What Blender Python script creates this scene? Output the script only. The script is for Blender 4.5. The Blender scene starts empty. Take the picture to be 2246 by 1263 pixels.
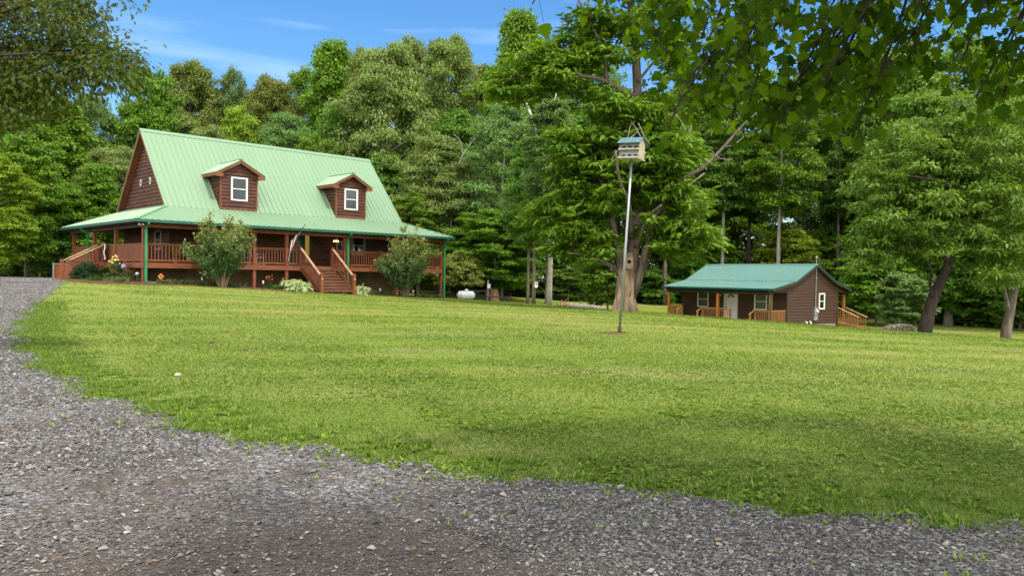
import bpy, math, random
import numpy as np
from mathutils import Vector, Matrix
S = bpy.context.scene
COL = S.collection
PI = math.pi
R = math.radians
CAMZ = 1.6
# ------------------------------------------------------------------ camera model (solved from the photograph)
F, HY, ROLL = 1687.51, 604.88, R(0.9081)
CX, CY = 1123.0, 631.5
PITCH = math.atan((CY - HY) / F)

def ray(px, py):
    a, b = px - CX, py - CY
    cr, sr = math.cos(ROLL), math.sin(ROLL)
    u = a * cr + b * sr; v = -a * sr + b * cr
    x = u / F; zz = -v / F
    c, s = math.cos(PITCH), math.sin(PITCH)
    return np.array([x, c + zz * s, zz * c - s])

def at(px, py, Y):
    r = ray(px, py); r = r / r[1] * Y
    return np.array([r[0], r[1], r[2] + CAMZ])

# ------------------------------------------------------------------ terrain
GP = np.array([(0,0,-1.6),(0,6,-1.6),(-6,6,-1.6),(6,6,-1.62),(-4,12,-1.57),(4,12,-1.55),(10,12,-1.7),(2.72,19.3,-1.39),
 (-10,20,-1.35),(-14,22,-1.33),(12,20,-1.72),(18.7,28,-2.06),(11.3,40,-2.15),(16.2,30,-1.97),(5,34,-1.5),(2.2,42,-1.64),
 (1.3,46,-1.67),(-3.2,54,-1.66),(-17.84,37.2,-.63),(-9.4,42,-1.15),(-4.6,50,-1.56),(-25,43,-.58),(-38.6,58,-.65),
 (-26,46,-.6),(28.6,62,-3.04),(14.3,64,-2.5),(4.5,60,-2.17),(18.2,50.9,-3.15),(13,57,-3.12),(10.5,56,-2.98),(23,55,-3.22),
 (21.9,34,-2.48),(0,120,-2.5),(-60,120,-.6),(60,120,-3.5),(-60,30,-.7),(60,30,-3.2),(-40,0,-1.6),(40,0,-2.4),(0,-40,-1.6),
 (-40,-40,-1.6),(40,-40,-2.2),(0,200,-2.5),(-120,160,-1),(120,160,-3),(-120,0,-1.5),(120,0,-2.5)], float)
GP[:, 2] += CAMZ
def _tps_fit():
    X = GP[:, :2] / 40.0
    d = np.linalg.norm(X[:, None] - X[None], axis=2)
    K = np.where(d > 0, d * d * np.log(np.maximum(d, 1e-9)), 0) + np.eye(len(X)) * 2e-4
    Pm = np.hstack([np.ones((len(X), 1)), X])
    A = np.block([[K, Pm], [Pm.T, np.zeros((3, 3))]])
    return np.linalg.solve(A, np.concatenate([GP[:, 2], np.zeros(3)])), X
TW, TX = _tps_fit()
def ground_np(x, y):
    x = np.asarray(x, float).ravel(); y = np.asarray(y, float).ravel()
    xc = np.clip(x, -120, 120) / 40.0; yc = np.clip(y, -40, 200) / 40.0
    out = np.empty(len(x))
    for i in range(0, len(x), 60000):
        a = xc[i:i + 60000]; b = yc[i:i + 60000]
        d = np.sqrt((a[:, None] - TX[None, :, 0]) ** 2 + (b[:, None] - TX[None, :, 1]) ** 2)
        K = np.where(d > 0, d * d * np.log(np.maximum(d, 1e-9)), 0)
        out[i:i + 60000] = K @ TW[:-3] + TW[-3] + TW[-2] * a + TW[-1] * b
    return out
def ground(x, y):
    return float(ground_np([x], [y])[0])
def on_ground(px, py, y0=3.0, y1=90.0):
    r = ray(px, py); Y = np.linspace(y0, y1, 4000)
    x = r[0] / r[1] * Y; z = r[2] / r[1] * Y + CAMZ
    g = ground_np(x, Y); k = np.argmax(z < g)
    if not (z < g).any(): k = len(Y) - 1
    return np.array([x[k], Y[k], g[k]])

# ------------------------------------------------------------------ mesh helpers
class MB:
    def __init__(self): self.v = []; self.f = []
    def add(self, vs, fs):
        n = len(self.v); self.v += [tuple(map(float, p)) for p in vs]
        self.f += [tuple(i + n for i in q) for q in fs]
        return self
    def box(self, x0, x1, y0, y1, z0, z1):
        return self.add([(x0,y0,z0),(x1,y0,z0),(x1,y1,z0),(x0,y1,z0),(x0,y0,z1),(x1,y0,z1),(x1,y1,z1),(x0,y1,z1)],
            [(0,3,2,1),(4,5,6,7),(0,1,5,4),(1,2,6,5),(2,3,7,6),(3,0,4,7)])
    def tbox(self, T, s0, s1, w0, w1, o0, o1):
        P = [T(s, w, o) for o in (o0, o1) for (s, w) in ((s0,w0),(s1,w0),(s1,w1),(s0,w1))]
        return self.add(P, [(0,3,2,1),(4,5,6,7),(0,1,5,4),(1,2,6,5),(2,3,7,6),(3,0,4,7)])
    def beam(self, p, q, w, h, up=(0,0,1)):
        p = Vector(p); q = Vector(q); d = (q - p).normalized(); upv = Vector(up)
        if abs(d.dot(upv)) > .98: upv = Vector((0,1,0))
        s = d.cross(upv).normalized() * (w / 2); t = s.cross(d).normalized() * (h / 2)
        P = [p - s - t, p + s - t, p + s + t, p - s + t, q - s - t, q + s - t, q + s + t, q - s + t]
        return self.add(P, [(0,3,2,1),(4,5,6,7),(0,1,5,4),(1,2,6,5),(2,3,7,6),(3,0,4,7)])
    def tube(self, pts, rad, n=8, cap=True):
        pts = [Vector(p) for p in pts]
        if not hasattr(rad, '__len__'): rad = [rad] * len(pts)
        base = len(self.v); prev = None
        for i, p in enumerate(pts):
            d = (pts[min(i + 1, len(pts) - 1)] - pts[max(i - 1, 0)])
            d = d.normalized() if d.length > 1e-9 else Vector((0, 0, 1))
            if prev is None:
                a = d.cross(Vector((0, 0, 1)) if abs(d.z) < .9 else Vector((1, 0, 0))).normalized()
            else:
                a = (prev - d * prev.dot(d)).normalized()
            prev = a; b = d.cross(a)
            for k in range(n):
                t = 2 * PI * k / n
                self.v.append(tuple(p + (a * math.cos(t) + b * math.sin(t)) * rad[i]))
        for i in range(len(pts) - 1):
            for k in range(n):
                k2 = (k + 1) % n
                self.f.append((base + i*n + k, base + i*n + k2, base + (i+1)*n + k2, base + (i+1)*n + k))
        if cap:
            self.f.append(tuple(base + k for k in reversed(range(n))))
            self.f.append(tuple(base + (len(pts)-1)*n + k for k in range(n)))
        return self
    def lathe(self, c, prof, n=16, axis='z'):
        pts = []; c = Vector(c)
        for r, h in prof:
            pts.append((r, h))
        base = len(self.v)
        for r, h in pts:
            for k in range(n):
                t = 2 * PI * k / n; x, y = r * math.cos(t), r * math.sin(t)
                p = (x, y, h) if axis == 'z' else ((h, x, y) if axis == 'x' else (y, h, x))
                self.v.append(tuple(c + Vector(p)))
        for i in range(len(pts) - 1):
            for k in range(n):
                k2 = (k + 1) % n
                self.f.append((base + i*n + k, base + i*n + k2, base + (i+1)*n + k2, base + (i+1)*n + k))
        self.f.append(tuple(base + k for k in reversed(range(n))))
        self.f.append(tuple(base + (len(pts)-1)*n + k for k in range(n)))
        return self
    def prism(self, poly, off):
        off = Vector(off); n = len(poly); P = [Vector(p) for p in poly]; Q = [p + off for p in P]
        fs = [tuple(range(n)), tuple(reversed(range(n, 2*n)))]
        fs += [(i, i + n, (i+1) % n + n, (i+1) % n) for i in range(n)]
        return self.add(P + Q, fs)

def obj(name, mb, mat, parent=None, smooth=False):
    me = bpy.data.meshes.new(name); me.from_pydata(mb.v, [], mb.f)
    me.materials.append(mat)
    if smooth: me.polygons.foreach_set('use_smooth', [True] * len(me.polygons))
    me.update()
    o = bpy.data.objects.new(name, me); COL.objects.link(o)
    if parent is not None: o.parent = parent
    return o
def np_mesh(name, V, loops, starts, mat, tint=None, smooth=False):
    me = bpy.data.meshes.new(name)
    me.vertices.add(len(V)); me.vertices.foreach_set('co', np.ascontiguousarray(V, np.float32).ravel())
    me.loops.add(len(loops)); me.loops.foreach_set('vertex_index', np.ascontiguousarray(loops, np.int32))
    me.polygons.add(len(starts)); me.polygons.foreach_set('loop_start', np.ascontiguousarray(starts, np.int32))
    if tint is not None:
        a = me.attributes.new('tint', 'FLOAT', 'FACE'); a.data.foreach_set('value', np.ascontiguousarray(tint, np.float32))
    me.materials.append(mat)
    me.update(calc_edges=True)
    if smooth: me.polygons.foreach_set('use_smooth', [True] * len(starts))
    return me
def link(name, me, parent=None):
    o = bpy.data.objects.new(name, me); COL.objects.link(o)
    if parent is not None: o.parent = parent
    return o
def thing(name, label, cat, loc=(0,0,0), rz=0.0, group=None):
    o = bpy.data.objects.new(name, None); COL.objects.link(o); o.empty_display_size = .3
    o.location = loc; o.rotation_euler = (0, 0, rz)
    o['label'] = label; o['category'] = cat
    if group: o['group'] = group
    return o
def tag(o, label, cat, group=None):
    o['label'] = label; o['category'] = cat
    if group: o['group'] = group
    return o

# leaf templates: (along, across, lift), one polygon each
LEAF = {
 'kite': [(0,0,0),(.4,-.5,.12),(1,0,-.05),(.4,.5,.12)],
 'blade': [(0,-.5,0),(0,.5,0),(1,0,0)],
 'strap': [(0,-.3,0),(.5,-.5,.10),(1,0,-.12),(.5,.5,.10),(0,.3,0)],
 'broad': [(0,-.06,0),(.18,-.4,.05),(.5,-.5,.06),(.8,-.3,0),(1,0,-.08),(.8,.3,0),(.5,.5,.06),(.18,.4,.05),(0,.06,0)],
 'maple': [(0,-.02,0),(-.02,-.2,.05),(.12,-.5,.16),(.26,-.38,.10),(.44,-.56,.17),(.55,-.30,.06),(.72,-.34,.05),(.76,-.16,-.02),(1,0,-.16),
           (.76,.16,-.02),(.72,.34,.05),(.55,.30,.06),(.44,.56,.17),(.26,.38,.10),(.12,.5,.16),(-.02,.2,.05),(0,.02,0)],
 'oak': [(0,-.05,0),(.22,-.34,.03),(.30,-.12,0),(.48,-.5,.04),(.55,-.14,0),(.74,-.40,.02),(.78,-.12,0),(1,0,-.05),
         (.78,.12,0),(.74,.40,.02),(.55,.14,0),(.48,.5,.04),(.30,.12,0),(.22,.34,.03),(0,.05,0)],
}
def unit(a):
    return a / np.maximum(np.linalg.norm(a, axis=-1, keepdims=True), 1e-9)
def leaves(name, P, A, N, L, W, tint, mat, tpl='kite'):
    """many leaves as one mesh: positions, axis directions, normals, lengths, widths"""
    T = np.array(LEAF[tpl]); k = len(T); n = len(P)
    A = unit(A); N = unit(N - A * np.sum(A * N, 1, keepdims=True)); B = np.cross(N, A)
    L = np.broadcast_to(L, (n,)); W = np.broadcast_to(W, (n,))
    V = (P[:, None] + A[:, None] * (T[None, :, 0, None] * L[:, None, None]) + B[:, None] * (T[None, :, 1, None] * W[:, None, None])
         + N[:, None] * (T[None, :, 2, None] * L[:, None, None]))
    return np_mesh(name, V.reshape(-1, 3), np.arange(n * k), np.arange(n) * k, mat, tint)
# ------------------------------------------------------------------ materials
class NT:
    def __init__(self, m):
        m.use_nodes = True; self.t = m.node_tree; self.t.nodes.clear()
        self.out = self.t.nodes.new('ShaderNodeOutputMaterial')
    def n(self, ty, **kw):
        nd = self.t.nodes.new(ty)
        for k, v in kw.items():
            if k.startswith('_'): setattr(nd, k[1:], v)
            else: nd.inputs[k.replace('__', ' ')].default_value = v
        return nd
    def l(self, a, b): self.t.links.new(a, b)
    def mix(self, fac, a, b, mode='MIX'):
        nd = self.t.nodes.new('ShaderNodeMix'); nd.data_type = 'RGBA'; nd.blend_type = mode
        for sock, val in ((nd.inputs[0], fac), (nd.inputs[6], a), (nd.inputs[7], b)):
            if hasattr(val, 'is_output'): self.l(val, sock)
            elif isinstance(val, (int, float)): sock.default_value = val
            else: sock.default_value = (*val, 1)
        return nd.outputs[2]
    def ramp(self, fac, stops):
        nd = self.t.nodes.new('ShaderNodeValToRGB'); cr = nd.color_ramp
        while len(cr.elements) < len(stops): cr.elements.new(.5)
        for e, (p, c) in zip(cr.elements, stops):
            e.position = p; e.color = (*c, 1) if hasattr(c, '__len__') else (c, c, c, 1)
        self.l(fac, nd.inputs[0]); return nd.outputs[0]
    def noise(self, scale, detail=4, rough=.55, coord='Object', stretch=None):
        tc = self.t.nodes.new('ShaderNodeTexCoord'); src = tc.outputs[coord]
        if stretch is not None:
            mp = self.t.nodes.new('ShaderNodeMapping'); mp.inputs['Scale'].default_value = stretch[:3]
            if len(stretch) > 3: mp.inputs['Rotation'].default_value = (0, 0, stretch[3])
            self.l(src, mp.inputs['Vector']); src = mp.outputs[0]
        nd = self.t.nodes.new('ShaderNodeTexNoise')
        nd.inputs['Scale'].default_value = scale; nd.inputs['Detail'].default_value = detail; nd.inputs['Roughness'].default_value = rough
        self.l(src, nd.inputs['Vector']); return nd.outputs['Fac']
    def bump(self, h, strength=.3, dist=.02):
        nd = self.t.nodes.new('ShaderNodeBump'); nd.inputs['Strength'].default_value = strength; nd.inputs['Distance'].default_value = dist
        self.l(h, nd.inputs['Height']); return nd.outputs[0]
    def pbsdf(self, col, rough=.6, spec=.3, metal=0, normal=None):
        b = self.t.nodes.new('ShaderNodeBsdfPrincipled')
        if hasattr(col, 'is_output'): self.l(col, b.inputs['Base Color'])
        else: b.inputs['Base Color'].default_value = (*col, 1)
        if hasattr(rough, 'is_output'): self.l(rough, b.inputs['Roughness'])
        else: b.inputs['Roughness'].default_value = rough
        b.inputs['Specular IOR Level'].default_value = spec; b.inputs['Metallic'].default_value = metal
        if normal is not None: self.l(normal, b.inputs['Normal'])
        return b
    def done(self, b): self.l(b.outputs[0], self.out.inputs[0])

def mat(name, c1, c2=None, rough=.6, spec=.3, scale=3, stretch=None, bump=0, lo=.35, hi=.65, metal=0, fine=None, coord='Object'):
    m = bpy.data.materials.new(name); t = NT(m)
    if c2 is None: c2 = tuple(min(1, x * .8) for x in c1)
    nz = t.noise(scale, 5, .6, coord, stretch)
    col = t.mix(t.ramp(nz, [(lo, 0), (hi, 1)]), c1, c2)
    if fine:
        f = t.noise(fine, 3, .6, coord, stretch)
        col = t.mix(.5, col, t.ramp(f, [(.3, .35), (.7, .75)]), 'OVERLAY')
    nrm = t.bump(nz if not fine else f, bump, .02) if bump else None
    t.done(t.pbsdf(col, rough, spec, metal, nrm)); return m

def leaf_mat(name, c1, c2, trans=.35, tcol=None, vary=.12, rough=.5, spec=.2, stops=None):
    m = bpy.data.materials.new(name); t = NT(m)
    a = t.n('ShaderNodeAttribute', _attribute_name='tint')
    col = t.ramp(a.outputs['Fac'], stops) if stops else t.mix(a.outputs['Fac'], c1, c2)
    oi = t.n('ShaderNodeObjectInfo')
    hs = t.n('ShaderNodeHueSaturation')
    mr = t.n('ShaderNodeMapRange'); mr.inputs['To Min'].default_value = 1 - vary; mr.inputs['To Max'].default_value = 1 + vary
    t.l(oi.outputs['Random'], mr.inputs['Value']); t.l(mr.outputs[0], hs.inputs['Value'])
    mh = t.n('ShaderNodeMapRange'); mh.inputs['To Min'].default_value = .49; mh.inputs['To Max'].default_value = .515
    t.l(oi.outputs['Random'], mh.inputs['Value']); t.l(mh.outputs[0], hs.inputs['Hue'])
    t.l(col, hs.inputs['Color'])
    b = t.pbsdf(hs.outputs[0], rough, spec)
    tr = t.n('ShaderNodeBsdfTranslucent')
    tc = t.mix(1.0, hs.outputs[0], tcol or (1.35, 1.25, .55), 'MULTIPLY'); t.l(tc, tr.inputs['Color'])
    mx = t.n('ShaderNodeMixShader'); mx.inputs[0].default_value = trans
    t.l(b.outputs[0], mx.inputs[1]); t.l(tr.outputs[0], mx.inputs[2]); t.l(mx.outputs[0], t.out.inputs[0])
    return m

def emis(name, c, s):
    m = bpy.data.materials.new(name); t = NT(m)
    e = t.n('ShaderNodeEmission'); e.inputs[0].default_value = (*c, 1); e.inputs[1].default_value = s
    t.l(e.outputs[0], t.out.inputs[0]); return m

M = {}
M['siding'] = mat('brown stained log siding', (.098,.037,.022), (.036,.014,.010), .6, .25, 1.2, (1,1,8), .15, fine=14)
M['deckwood'] = mat('red brown stained deck wood', (.20,.068,.030), (.125,.042,.020), .6, .25, 2.0, (1,1,5), .15, fine=16)
M['stairwood'] = mat('weathered brown stair boards', (.17,.075,.042), (.10,.045,.028), .65, .25, 2.5, (1,5,1), .2, fine=16)
M['railcap'] = mat('sun bleached rail wood', (.34,.20,.13), (.22,.11,.065), .65, .2, 3, None, .2, fine=18)
M['trimwood'] = mat('orange brown fascia boards', (.19,.072,.034), (.13,.046,.022), .6, .25, 2, None, .1)
M['metalroof'] = mat('pale green painted metal roof', (.158,.252,.152), (.138,.222,.132), .45, .4, .9, (2.2,.25,.25), 0, lo=.25, hi=.8)
M['ridgecap'] = mat('green roof ridge cap', (.16,.33,.18), (.12,.27,.15), .45, .4, 2)
M['gutter'] = mat('dark green gutter', (.012,.098,.062), (.009,.075,.048), .4, .45, 2)
M['downspout'] = mat('bright green downspout', (.010,.20,.065), (.008,.16,.052), .4, .45, 2)
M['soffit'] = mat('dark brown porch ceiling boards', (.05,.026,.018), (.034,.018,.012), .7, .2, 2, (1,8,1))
M['foundation'] = mat('tan parged foundation', (.20,.14,.075), (.13,.09,.05), .9, .1, 1.5, None, .3, fine=25)
M['brick'] = mat('orange red brick', (.46,.13,.030), (.30,.075,.02), .85, .15, 9, (1,1,3), .3)
M['white'] = mat('white window vinyl', (.74,.73,.69), (.66,.65,.61), .5, .3, 4)
M['cream'] = mat('cream painted trim', (.36,.31,.20), (.28,.24,.16), .6, .25, 4)
M['greendoor'] = mat('dark green door paint', (.008,.085,.045), (.006,.06,.035), .45, .35, 4)
M['doorglass'] = mat('brown arched door glass', (.13,.07,.025), (.08,.045,.018), .2, .5, 4)
M['whitedoor'] = mat('white door paint', (.74,.75,.76), (.68,.69,.71), .45, .3, 3)
M['grey'] = mat('grey painted metal', (.26,.28,.29), (.20,.22,.23), .5, .4, 4)
M['galv'] = mat('galvanised steel', (.30,.32,.315), (.20,.215,.215), .42, .5, 5, (1,1,.4), metal=.55)
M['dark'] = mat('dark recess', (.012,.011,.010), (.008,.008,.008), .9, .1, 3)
M['blackmetal'] = mat('black metal', (.02,.02,.022), (.014,.014,.016), .5, .4, 4)
M['cabinwall'] = mat('brown vinyl log siding', (.066,.036,.023), (.050,.027,.018), .5, .3, 1.5, (1,1,6), .1, fine=10)
M['cabinroof'] = mat('teal green painted metal roof', (.088,.190,.165), (.078,.168,.146), .42, .45, .5, None, 0, lo=.2, hi=.8)
M['cabincap'] = mat('dark teal roof trim', (.012,.085,.060), (.010,.065,.048), .4, .4, 2)
M['cabintrim'] = mat('dark brown eave trim', (.050,.034,.026), (.035,.024,.018), .6, .25, 3)
M['cedar'] = mat('orange stained cedar post', (.42,.17,.035), (.30,.105,.022), .6, .25, 2, (6,6,1), .15, fine=12)
M['newwood'] = mat('new pine railing', (.36,.17,.065), (.25,.11,.045), .65, .2, 3, (3,3,1), .15, fine=14)
M['palewood'] = mat('pale pine hand rail', (.50,.35,.20), (.38,.25,.14), .65, .2, 3, None, .1)
M['block'] = mat('grey block foundation', (.36,.36,.35), (.28,.28,.27), .9, .1, 4, None, .3, fine=20)
M['bhroof'] = mat('teal blue birdhouse roof', (.075,.155,.165), (.06,.125,.135), .55, .3, 6)
M['bhfront'] = mat('weathered whitewashed boards', (.38,.37,.355), (.26,.25,.24), .8, .15, 6, (1,1,4), .2, fine=25)
M['bhside'] = mat('tan plywood', (.38,.32,.225), (.30,.25,.17), .75, .15, 5, None, .1)
M['bird'] = mat('glossy blue black feathers', (.014,.013,.035), (.02,.018,.05), .4, .5, 30)
M['tank'] = mat('white enamelled tank', (.66,.68,.71), (.55,.57,.60), .35, .45, 3)
M['stump'] = mat('rough cut stump wood', (.33,.21,.125), (.12,.07,.045), .9, .1, 5, (3,3,.7), .6, fine=18)
M['oldwood'] = mat('old dark timber', (.085,.058,.045), (.045,.03,.025), .9, .1, 5, None, .4)
M['stone'] = mat('pale grey stone', (.42,.39,.34), (.26,.24,.21), .9, .15, 5, None, .5, fine=20)
M['root'] = mat('bleached dead roots', (.24,.205,.17), (.10,.082,.066), .9, .1, 7, None, .5)
M['soil'] = mat('brown soil', (.13,.085,.055), (.08,.05,.032), .95, .05, 5, None, .5, fine=20)
M['mulch'] = mat('dark brown bark mulch', (.055,.030,.020), (.10,.055,.032), .95, .05, 8, None, .8, fine=30)
M['sign'] = mat('orange sign board', (.62,.17,.04), (.52,.14,.035), .6, .3, 6)
M['glassball'] = mat('violet gazing globe', (.22,.14,.24), (.30,.20,.30), .08, .8, 3)
M['silverball'] = mat('grey gazing globe', (.20,.24,.27), (.16,.19,.22), .1, .8, 3)
M['cloth'] = mat('white banner cloth', (.72,.74,.80), (.60,.62,.70), .8, .1, 6)
M['flagred'] = mat('flag red', (.36,.012,.022), (.30,.010,.018), .8, .1, 6)
M['flagblue'] = mat('flag blue', (.010,.018,.11), (.008,.014,.085), .8, .1, 6)
M['flagwhite'] = mat('flag white', (.72,.70,.70), (.62,.60,.60), .8, .1, 6)
M['yellowflower'] = mat('yellow rose petals', (.80,.66,.16), (.72,.62,.30), .7, .1, 20)
M['orangeflower'] = mat('orange petals', (.55,.13,.03), (.42,.10,.03), .7, .1, 20)
M['whiteflower'] = mat('white petals', (.72,.72,.70), (.6,.6,.55), .7, .1, 20)
M['warm'] = emis('lit warm lamp glass', (1.0,.55,.18), 2.2)
M['sidelight'] = emis('lit warm sidelight glass', (1.0,.55,.12), .16)
def glass_mat(name, c, rough=.04):
    m = bpy.data.materials.new(name); t = NT(m)
    nz = t.noise(1.6, 2); b = t.pbsdf(t.mix(nz, c, tuple(x * .55 for x in c)), rough, .6, 0, t.bump(nz, .06, .05)); t.done(b); return m
M['pane'] = glass_mat('dark window glass', (.020,.024,.028))
M['paneblind'] = glass_mat('window glass with grey blinds', (.075,.085,.095), .15)
M['panegreen'] = glass_mat('window glass with pale blind', (.13,.15,.10), .2)
def bark_mat(name, c1, c2, sc=6):
    m = bpy.data.materials.new(name); t = NT(m)
    nz = t.noise(sc, 6, .7, 'Object', (1, 1, .22)); n2 = t.noise(1.1, 3)
    col = t.mix(t.ramp(nz, [(.35, 0), (.65, 1)]), c2, c1)
    col = t.mix(t.ramp(n2, [(.45, 0), (.75, .55)]), col, tuple(x * .7 + .012 for x in c2))
    t.done(t.pbsdf(col, .9, .12, 0, t.bump(nz, .9, .06))); return m
M['bark'] = bark_mat('grey brown bark', (.19,.155,.125), (.075,.058,.046))
M['barkpale'] = bark_mat('pale grey bark', (.34,.31,.27), (.17,.15,.13), 5)
M['barkdark'] = bark_mat('dark wet bark', (.060,.047,.038), (.022,.017,.014))
M['barkbig'] = bark_mat('deeply furrowed tan bark', (.42,.30,.205), (.095,.062,.042), 4.5)
M['deadwood'] = bark_mat('bleached dead wood', (.46,.45,.42), (.30,.28,.26), 4)
# foliage
M['lf_bright'] = leaf_mat('bright green maple leaves', (0.074,0.169,0.016), (0.169,0.304,0.030))
M['lf_olive'] = leaf_mat('olive oak leaves', (.105,.150,.032), (.205,.255,.062))
M['lf_pale'] = leaf_mat('pale khaki green leaves', (.115,.180,.045), (.230,.305,.092))
M['lf_grey'] = leaf_mat('cool grey green leaves', (.090,.170,.048), (.180,.275,.090))
M['lf_deep'] = leaf_mat('deep green leaves', (.070,.150,.022), (.150,.260,.044), .4)
M['lf_yellow'] = leaf_mat('yellow green leaves', (0.135,0.223,0.016), (0.257,0.365,0.034))
M['lf_far'] = leaf_mat('distant woodland leaves', (.062,.125,.024), (.145,.225,.050))
M['lf_locust'] = leaf_mat('rich green compound leaves', (.050,.140,.012), (.190,.310,.032), .38)
M['lf_right'] = leaf_mat('fresh yellow green drooping leaves', (.072,.160,.018), (.170,.285,.050), .38)
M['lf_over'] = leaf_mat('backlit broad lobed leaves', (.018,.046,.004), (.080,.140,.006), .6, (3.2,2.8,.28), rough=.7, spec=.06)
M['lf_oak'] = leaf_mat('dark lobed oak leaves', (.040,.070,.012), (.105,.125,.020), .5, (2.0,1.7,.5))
M['lf_myrtle'] = leaf_mat('small olive myrtle leaves', (.075,.138,.044), (.290,.285,.075), .25, vary=.03)
M['lf_box'] = leaf_mat('dark green clipped leaves', (.012,.045,.014), (.032,.080,.024), .15)
M['lf_laurel'] = leaf_mat('yellow green whorled leaves', (.185,.270,.048), (.370,.430,.130), .35)
M['lf_hosta'] = leaf_mat('white edged hosta leaves', (.17,.25,.075), (.42,.48,.24), .25)
M['lf_bed'] = leaf_mat('low border plant leaves', (.030,.080,.014), (.09,.15,.035), .25)
M['lf_rose'] = leaf_mat('rose bush leaves', (.050,.085,.025), (.13,.16,.06), .25)
M['lf_weed'] = leaf_mat('fresh green weed leaves', (.085,.165,.012), (.20,.29,.025), .3)
M['lf_grass'] = leaf_mat('mown grass blades', (.070,.140,.010), (.200,.275,.035), .35, (1.05,1.1,.6), vary=0, stops=[(0,(.036,.085,.005)),(.35,(.070,.146,.010)),(.68,(.156,.226,.026)),(.88,(.245,.275,.070)),(1,(.38,.33,.14))])
M['lf_dead'] = leaf_mat('dry brown leaves', (.11,.065,.030), (.26,.19,.10), .1, vary=0)
M['lf_shadeweed'] = leaf_mat('woodland floor plants', (.055,.130,.018), (.150,.240,.045), .35)
# ------------------------------------------------------------------ terrain, driveway, lawn
rng = np.random.default_rng(11)
EDGE_PX = [(150,611),(128,628),(104,648),(84,672),(58,700),(46,730),(60,772),(104,808),(160,842),(250,876),(340,908),(420,932),(520,958),
           (640,985),(780,1002),(920,1016),(1060,1042),(1200,1062),(1340,1076),(1480,1096),(1620,1106),(1760,1114),(1900,1128),(2060,1142),(2246,1158)]
EDGE = [on_ground(*p)[:2] for p in EDGE_PX]
EDGE = [np.array([-33, 50.])] + EDGE + [np.array([8.5, 4.15]), np.array([14, 3.6]), np.array([25, 3.5])]
def resample(pts, step):
    out = []
    pts = [np.asarray(p, float) for p in pts]; n = len(pts)
    for i in range(n - 1):
        p0, p1, p2, p3 = pts[max(i-1, 0)], pts[i], pts[i+1], pts[min(i+2, n-1)]
        k = max(2, int(np.linalg.norm(p2 - p1) / step))
        for j in range(k):
            t = j / k
            out.append(.5 * ((2*p1) + (-p0+p2)*t + (2*p0-5*p1+4*p2-p3)*t*t + (-p0+3*p1-3*p2+p3)*t**3))
    out.append(pts[-1]); return np.array(out)
EC = resample(EDGE, .12)
def wob(s): return .13*np.sin(s*2.1)+.09*np.sin(s*5.3+1)+.07*np.sin(s*11.7+2)+.04*np.sin(s*23+.5)
_s = np.concatenate([[0], np.cumsum(np.linalg.norm(np.diff(EC, axis=0), axis=1))])
_t = unit(np.gradient(EC, axis=0)); _nrm = np.stack([-_t[:, 1], _t[:, 0]], 1)
EC = EC + _nrm * wob(_s)[:, None]
OUT = resample([np.array(p, float) for p in [(-46,66),(-40,44),(-30,26),(-24,12),(-20,2),(-12,-7),(0,-9),(12,-9),(25,-9)]], .5)
def resamp_n(C, n):
    s = np.concatenate([[0], np.cumsum(np.linalg.norm(np.diff(C, axis=0), axis=1))]); t = np.linspace(0, s[-1], n)
    return np.stack([np.interp(t, s, C[:, 0]), np.interp(t, s, C[:, 1])], 1)
DPOLY = np.vstack([EC[::3], OUT[::-1][::2]])
def in_poly(x, y, P):
    x = np.asarray(x); y = np.asarray(y); c = np.zeros(x.shape, bool); n = len(P); j = n - 1
    for i in range(n):
        xi, yi, xj, yj = P[i, 0], P[i, 1], P[j, 0], P[j, 1]
        if yi != yj:
            c ^= ((yi > y) != (yj > y)) & (x < (xj - xi) * (y - yi) / (yj - yi) + xi)
        j = i
    return c

# forest-floor blend: lawn everywhere in front, dull leaf litter beyond the tree line
def forest_mask(x, y):
    lim = np.interp(x, [-120,-60,-45,-30,-12,0,6,14,22,30,40,60,120], [52,50,54,56,66,66,64,70,67,60,54,40,30])
    lim = lim + 1.2*np.sin(x*.9) + .8*np.sin(x*2.3+1)
    return np.clip((y - lim) / 1.2, 0, 1)
gx = np.concatenate([[-900,-500,-300,-200,-140,-100,-75,-60], np.arange(-50, 50.1, .8), [60,75,100,140,200,300,500,900]])
gy = np.concatenate([[-300,-150,-80,-50,-30,-18,-12,-8,-5,-3,-1], np.arange(0, 30, .5), np.arange(30, 80.1, 1.0), [85,92,100,115,135,160,200,300,500,900,1500]])
GX, GY = np.meshgrid(gx, gy); gz = ground_np(GX, GY)
V = np.stack([GX.ravel(), GY.ravel(), gz], 1); nx, ny = len(gx), len(gy)
I = (np.arange(ny - 1)[:, None] * nx + np.arange(nx - 1)[None]).ravel()
loops = np.stack([I, I + 1, I + nx + 1, I + nx], 1)

m = bpy.data.materials.new('mown lawn turf'); t = NT(m)
big = t.noise(.16, 4, .6, 'Object', (1,1,1)); stripe = t.noise(.9, 3, .55, 'Object', (.10, .9, 1, R(10)))
dry = t.noise(.55, 5, .6, 'Object', (.35, 1, 1, R(8))); mid = t.noise(2.4, 5, .65); fine = t.noise(26, 4, .7); fine2 = t.noise(95, 3, .7)
c = t.mix(t.ramp(big, [(.35, 0), (.65, 1)]), (.108,.172,.018), (.158,.215,.028))
c = t.mix(t.ramp(stripe, [(.42, 0), (.58, .85)]), c, (.225,.252,.052))
c = t.mix(t.ramp(dry, [(.53, 0), (.70, .8)]), c, (.27,.25,.11))
c = t.mix(t.ramp(mid, [(.56, 0), (.78, .6)]), c, (.085,.140,.014))
c = t.mix(t.ramp(fine, [(.38, .65), (.62, 0)]), c, (.080,.110,.016))
c = t.mix(t.ramp(fine2, [(.45, 0), (.75, .5)]), c, (.27,.29,.075))
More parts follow.
